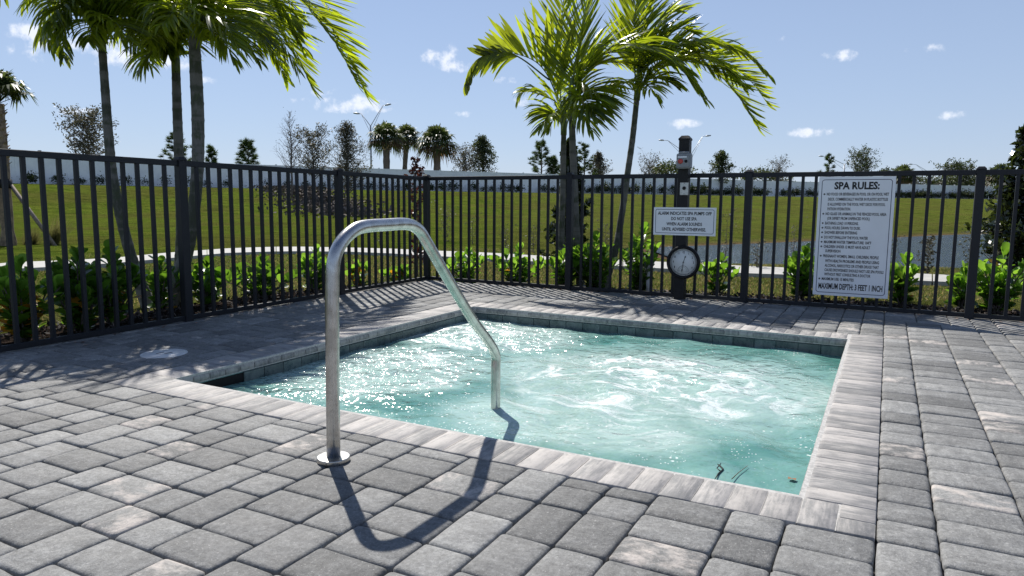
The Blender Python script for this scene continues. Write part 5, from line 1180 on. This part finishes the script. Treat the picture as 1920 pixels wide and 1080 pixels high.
# mulch bed on the slope by the bare trees
rr = np.random.default_rng(77); n_ = 3600; C0 = np.array(toCF(*on_line(556, 66)[:2])); C1 = np.array(toCF(*on_line(640, 50)[:2]))
u_ = rr.uniform(-.35, 1.15, n_); P2 = C0+(C1-C0)*u_[:, None]+rr.normal(size=(n_, 2))*np.array([1.5, 1.9]); Zg = ground(P2[:, 0], P2[:, 1])
Cw = np.stack([(P2[:, 0]-OO[0])*UU[0]+(P2[:, 1]-OO[1])*UU[1], (P2[:, 0]-OO[0])*VV[0]+(P2[:, 1]-OO[1])*VV[1], Zg+rr.uniform(.0, .3, n_)], 1)
tt_ = rr.uniform(1.5, 6.0, (n_, 1))*np.array([.85, .84, .78]); tag(link('mulch_bed', arr_mesh('mulch_bed', quads_leaf(Cw, None, rr.uniform(.10, .22, n_), rr, .6), 1, MAT['mulch'], tt_)), kind='stuff')

# ------------------------------------------------------------------ white wall of panels
wr = empty('white_wall', CF(0, 86, 2.1)); tag(wr, 'long white panel wall running along the top of the grass slope', 'wall')
d = np.r_[0, np.cumsum(np.hypot(np.diff(WALLX), np.diff(WALLY)))]; nP = int(d[-1]/3.6); u_ = np.linspace(0, d[-1], nP+1); wxs, wys = np.interp(u_, d, WALLX), np.interp(u_, d, WALLY)
mb = MB()
mb.box((0, 0, 1.14), (3.46, .09, 2.36), bev=.01); 
for k in range(11): mb.box((-1.5+k*.3, -.049, 1.14), (.014, .010, 2.3))
mb.box((0, 0, 2.35), (3.46, .13, .07)); panel_me = mb.mesh('panel', MAT['wall'])
mb = MB(); mb.box((0, 0, 1.18), (.16, .16, 2.50), bev=.01); mb.box((0, 0, 2.45), (.20, .20, .05), bev=.01); wpost_me = mb.mesh('wall_post', MAT['wall'])
base_w = np.array(wr.location)
for i in range(nP):
    a_, b_ = CF(wxs[i], wys[i], 0), CF(wxs[i+1], wys[i+1], 0); m_ = (a_+b_)/2; rz = math.atan2(b_[1]-a_[1], b_[0]-a_[0]); z_ = 2.1-base_w[2]
    o = link('panel', panel_me, wr, Matrix.Translation((m_[0]-base_w[0], m_[1]-base_w[1], z_))@Matrix.Rotation(rz, 4, 'Z')@Matrix.Diagonal((math.hypot(*(b_-a_)[:2])/3.62, 1, 1, 1)))
    link('wall_post', wpost_me, wr, Matrix.Translation((a_[0]-base_w[0], a_[1]-base_w[1], z_))@Matrix.Rotation(rz, 4, 'Z'))
# shrubs along the wall
hv = []
for s_ in range(4):
    rr = np.random.default_rng(200+s_); n_ = (520, 300, 170, 420)[s_]; C = rr.normal(size=(n_, 3))*np.array([.30, .30, .24])+np.array([0, 0, .62]); C[:, 2] = np.abs(C[:, 2]); hv.append(arr_mesh('hedge_shrub', quads_leaf(C, None, rr.uniform(.05, .13, n_), rr, .55), 1, MAT['oak'], np.repeat(rr.uniform(.35, 1.2, (n_, 1)), 3, 1)))
rr = random.Random(8); u0 = 0; k = 0
while u0 < d[-1]:
    X, Y = np.interp(u0, d, WALLX), np.interp(u0, d, WALLY); X2, Y2 = np.interp(u0+.5, d, WALLX), np.interp(u0+.5, d, WALLY); tx_, ty_ = X2-X, Y2-Y; l_ = math.hypot(tx_, ty_); X += ty_/l_*1.1; Y -= tx_/l_*1.1
    left = X < -20
    if -62 < X < 95 and rr.random() < (.9 if not left else .85):
        p_ = CF(X, Y, 0); sc_ = rr.uniform(.75, 1.15)*(1.15 if X > 10 else (.85 if X > -20 else .72)); o = link('hedge_shrub', hv[rr.choice((0, 3)) if X > 10 else (rr.choice((0, 1, 3)) if X > -12 else rr.choice((1, 2) if -34 < X else (0, 1)))]); o.location = (p_[0], p_[1], gz(p_[0], p_[1])-.05); o.rotation_euler = (0, 0, rr.uniform(0, 6)); o.scale = (sc_*rr.uniform(.8, 1.3), sc_*rr.uniform(.8, 1.2), sc_*rr.uniform(.85, 1.2))
        z_ = 0 if X < -22 else (1 if X < 10 else 2)
        tag(o, ('small spaced shrub at the foot of the white wall behind the left fence', 'low leafy shrub by the white wall between the corner post and alarm post', 'low shrub of the dark hedge by the white wall right of the alarm post')[z_], 'shrub', ('small spaced shrubs at the left of the white wall', 'low shrubs along the middle of the white wall', 'hedge shrubs along the right of the white wall')[z_])
    u0 += rr.uniform(1.0, 1.5) if not left else rr.uniform(1.35, 2.1)

# street lamps beyond the wall
def lamp(x_, yfork, D, arms, label, base=1.5):
    q_ = on_line(x_, D, base); fz = PX(x_, yfork, D)[2]-base; r_ = empty('street_lamp', q_); tag(r_, label, 'street lamp', 'double arm street lamps beyond the white wall')
    mb = MB(); mb.tube([(0, 0, 0), (0, 0, fz)], [.16, .10], 8); mb.build('pole', MAT['galv'], r_)
    for (dx, dy) in arms:
        e = PX(x_+dx, yfork-dy, D)-np.array(q_); e1 = PX(x_+dx*.82, yfork-dy*.98+3*0, D)-np.array(q_); mb = MB()
        mb.tube([(0, 0, fz-.1), tuple(e1*.5+np.array([0, 0, fz*.5])), tuple(e1), tuple(e)], [.05, .045, .04, .04], 6)
        mb.tube([(0, 0, fz-1.0), tuple(np.array([e1[0]*.5, e1[1]*.5, (fz-1.0)*.5+e1[2]*.5-.0])), tuple(e1)], .03, 5); ar = mb.build('arm', MAT['galv'], r_)
        mb = MB(); t_ = Vector((e-e1)[:3]).normalized(); mb.tube([Vector(e)-t_*.1, Vector(e)+t_*.25, Vector(e)+t_*.75], [.08, .13, .08], 8); mb.build('lamp_head', MAT['galv'], ar)
lamp(697, 237, 95, [(-24, 24), (26, 40)], 'tallest double arm street lamp left of the fan palms')
lamp(1290, 293, 110, [(-46, 30), (34, 38)], 'street lamp whose arms spread behind the alarm post')
lamp(1579, 308, 130, [(-36, 15), (42, 20)], 'street lamp above the rules sign')
lamp(1750, 330, 150, [(-40, 22), (34, 24)], 'farthest street lamp left of the rightmost fence post')
q_ = on_line(81, 75, 2.1); r_ = empty('bollard_light', q_); tag(r_, 'tiny dark light head on a pole above the wall at the left', 'light'); hz_ = PX(81, 284, 75)[2]-2.1
mb = MB(); mb.tube([(0, 0, 0), (0, 0, hz_)], .05, 6); mb.build('pole', MAT['black'], r_); mb = MB(); mb.box((0, 0, hz_), (.35, .2, .14)); mb.build('head', MAT['black'], r_)

# ------------------------------------------------------------------ grass blades and mulch chips
rr = np.random.default_rng(55)
def scatter(n_, xr, yr): return rr.uniform(*xr, n_), rr.uniform(*yr, n_)
xs1, ys1 = [], []
for (n_, X_, Y_2) in ((60000, (-6, 8), (7.2, 13.5)), (26000, (-8.5, 0), (4.2, 14)), (26000, (-6, 8), (13, 16.5))):
    a_, b_ = scatter(n_, X_, Y_2); xs1.append(a_); ys1.append(b_)
X = np.concatenate(xs1); Y = np.concatenate(ys1)
LX = (X-OO[0])*UU[0]+(Y-OO[1])*UU[1]; LY = (X-OO[0])*VV[0]+(Y-OO[1])*VV[1]
fd = np.maximum((-4.72-.0355*(LY-1.43))-LX, LY-(4.80-.009*(LX+4.84)))
k = (fd > .85) & (poly_sd(X, Y, path_poly) > .03) & (poly_sd(X, Y, pond) > .1); X, Y, LX, LY = X[k], Y[k], LX[k], LY[k]
Z = ground(X, Y)-.005; n_ = len(X); a_ = rr.uniform(0, 6.28, n_); h = rr.uniform(.018, .048, n_); w_ = rr.uniform(.004, .009, n_); C = np.stack([LX, LY, Z], 1)
s_ = np.stack([np.cos(a_)*w_, np.sin(a_)*w_, 0*a_], 1); tp = C+np.stack([rr.normal(size=n_)*.018, rr.normal(size=n_)*.018, h], 1)
dryn = rr.random(n_) < np.interp(X, [-6, -2], [.25, .55]); tint = np.where(dryn[:, None], np.array([2.3, 1.65, 2.2]), np.array([1.0, 1.25, .8]))*rr.uniform(.6, 1.3, (n_, 1))
tag(link('grass', arr_mesh('grass', np.stack([C-s_, C+s_, tp], 1), 1, MAT['grass'], tint)), kind='stuff')
n_ = 9000; u_ = rr.uniform(0, 1, n_); side = rr.random(n_) < .45; off_ = rr.uniform(.05, .95, n_)
LX = np.where(side, fA(-2.2+u_*7.9)-off_, -5.6+u_*9.5); LY = np.where(side, -2.2+u_*7.9, fB(LX)+off_)
XY = np.array([toCF(a_, b_) for a_, b_ in zip(LX, LY)]); Z = ground(XY[:, 0], XY[:, 1])+.035*np.exp(-((off_-.55)/.35)**2)+rr.uniform(-.005, .03, n_)
tint = np.repeat(rr.uniform(.3, 1.8, (n_, 1)), 3, 1); light = rr.random(n_) < .07; tint[light] *= 5
tag(link('mulch', arr_mesh('mulch', quads_leaf(np.stack([LX, LY, Z], 1), None, rr.uniform(.010, .032, n_), rr, .45), 1, MAT['mulch'], tint)), kind='stuff')

# leaf litter and bits of mulch blown onto the deck along the fence
rr = np.random.default_rng(91); n_ = 260; side = rr.random(n_) < .5; u_ = rr.uniform(0, 1, n_); off_ = np.abs(rr.normal(size=n_))*.10+.02
LX = np.where(side, fA(-1+u_*5.7)+off_, -4.8+u_*7.5); LY = np.where(side, -1+u_*5.7, fB(LX)-off_)
tint = rr.uniform(1.0, 6.0, (n_, 1))*np.array([1.5, 1.0, .7]); C = np.stack([LX, LY, np.full(n_, .006)], 1); A = rr.normal(size=(n_, 3))*np.array([1, 1, .12]); A /= np.linalg.norm(A, axis=1, keepdims=True); B = np.cross(A, np.array([0, 0, 1.0])); s2 = rr.uniform(.006, .020, (n_, 1)); k_ = rr.uniform(.2, .6, (n_, 1))
tag(link('leaf_litter', arr_mesh('leaf_litter', np.stack([C-A*s2, C+B*s2*k_, C+A*s2, C-B*s2*k_], 1), 1, MAT['mulch'], tint)), kind='stuff')
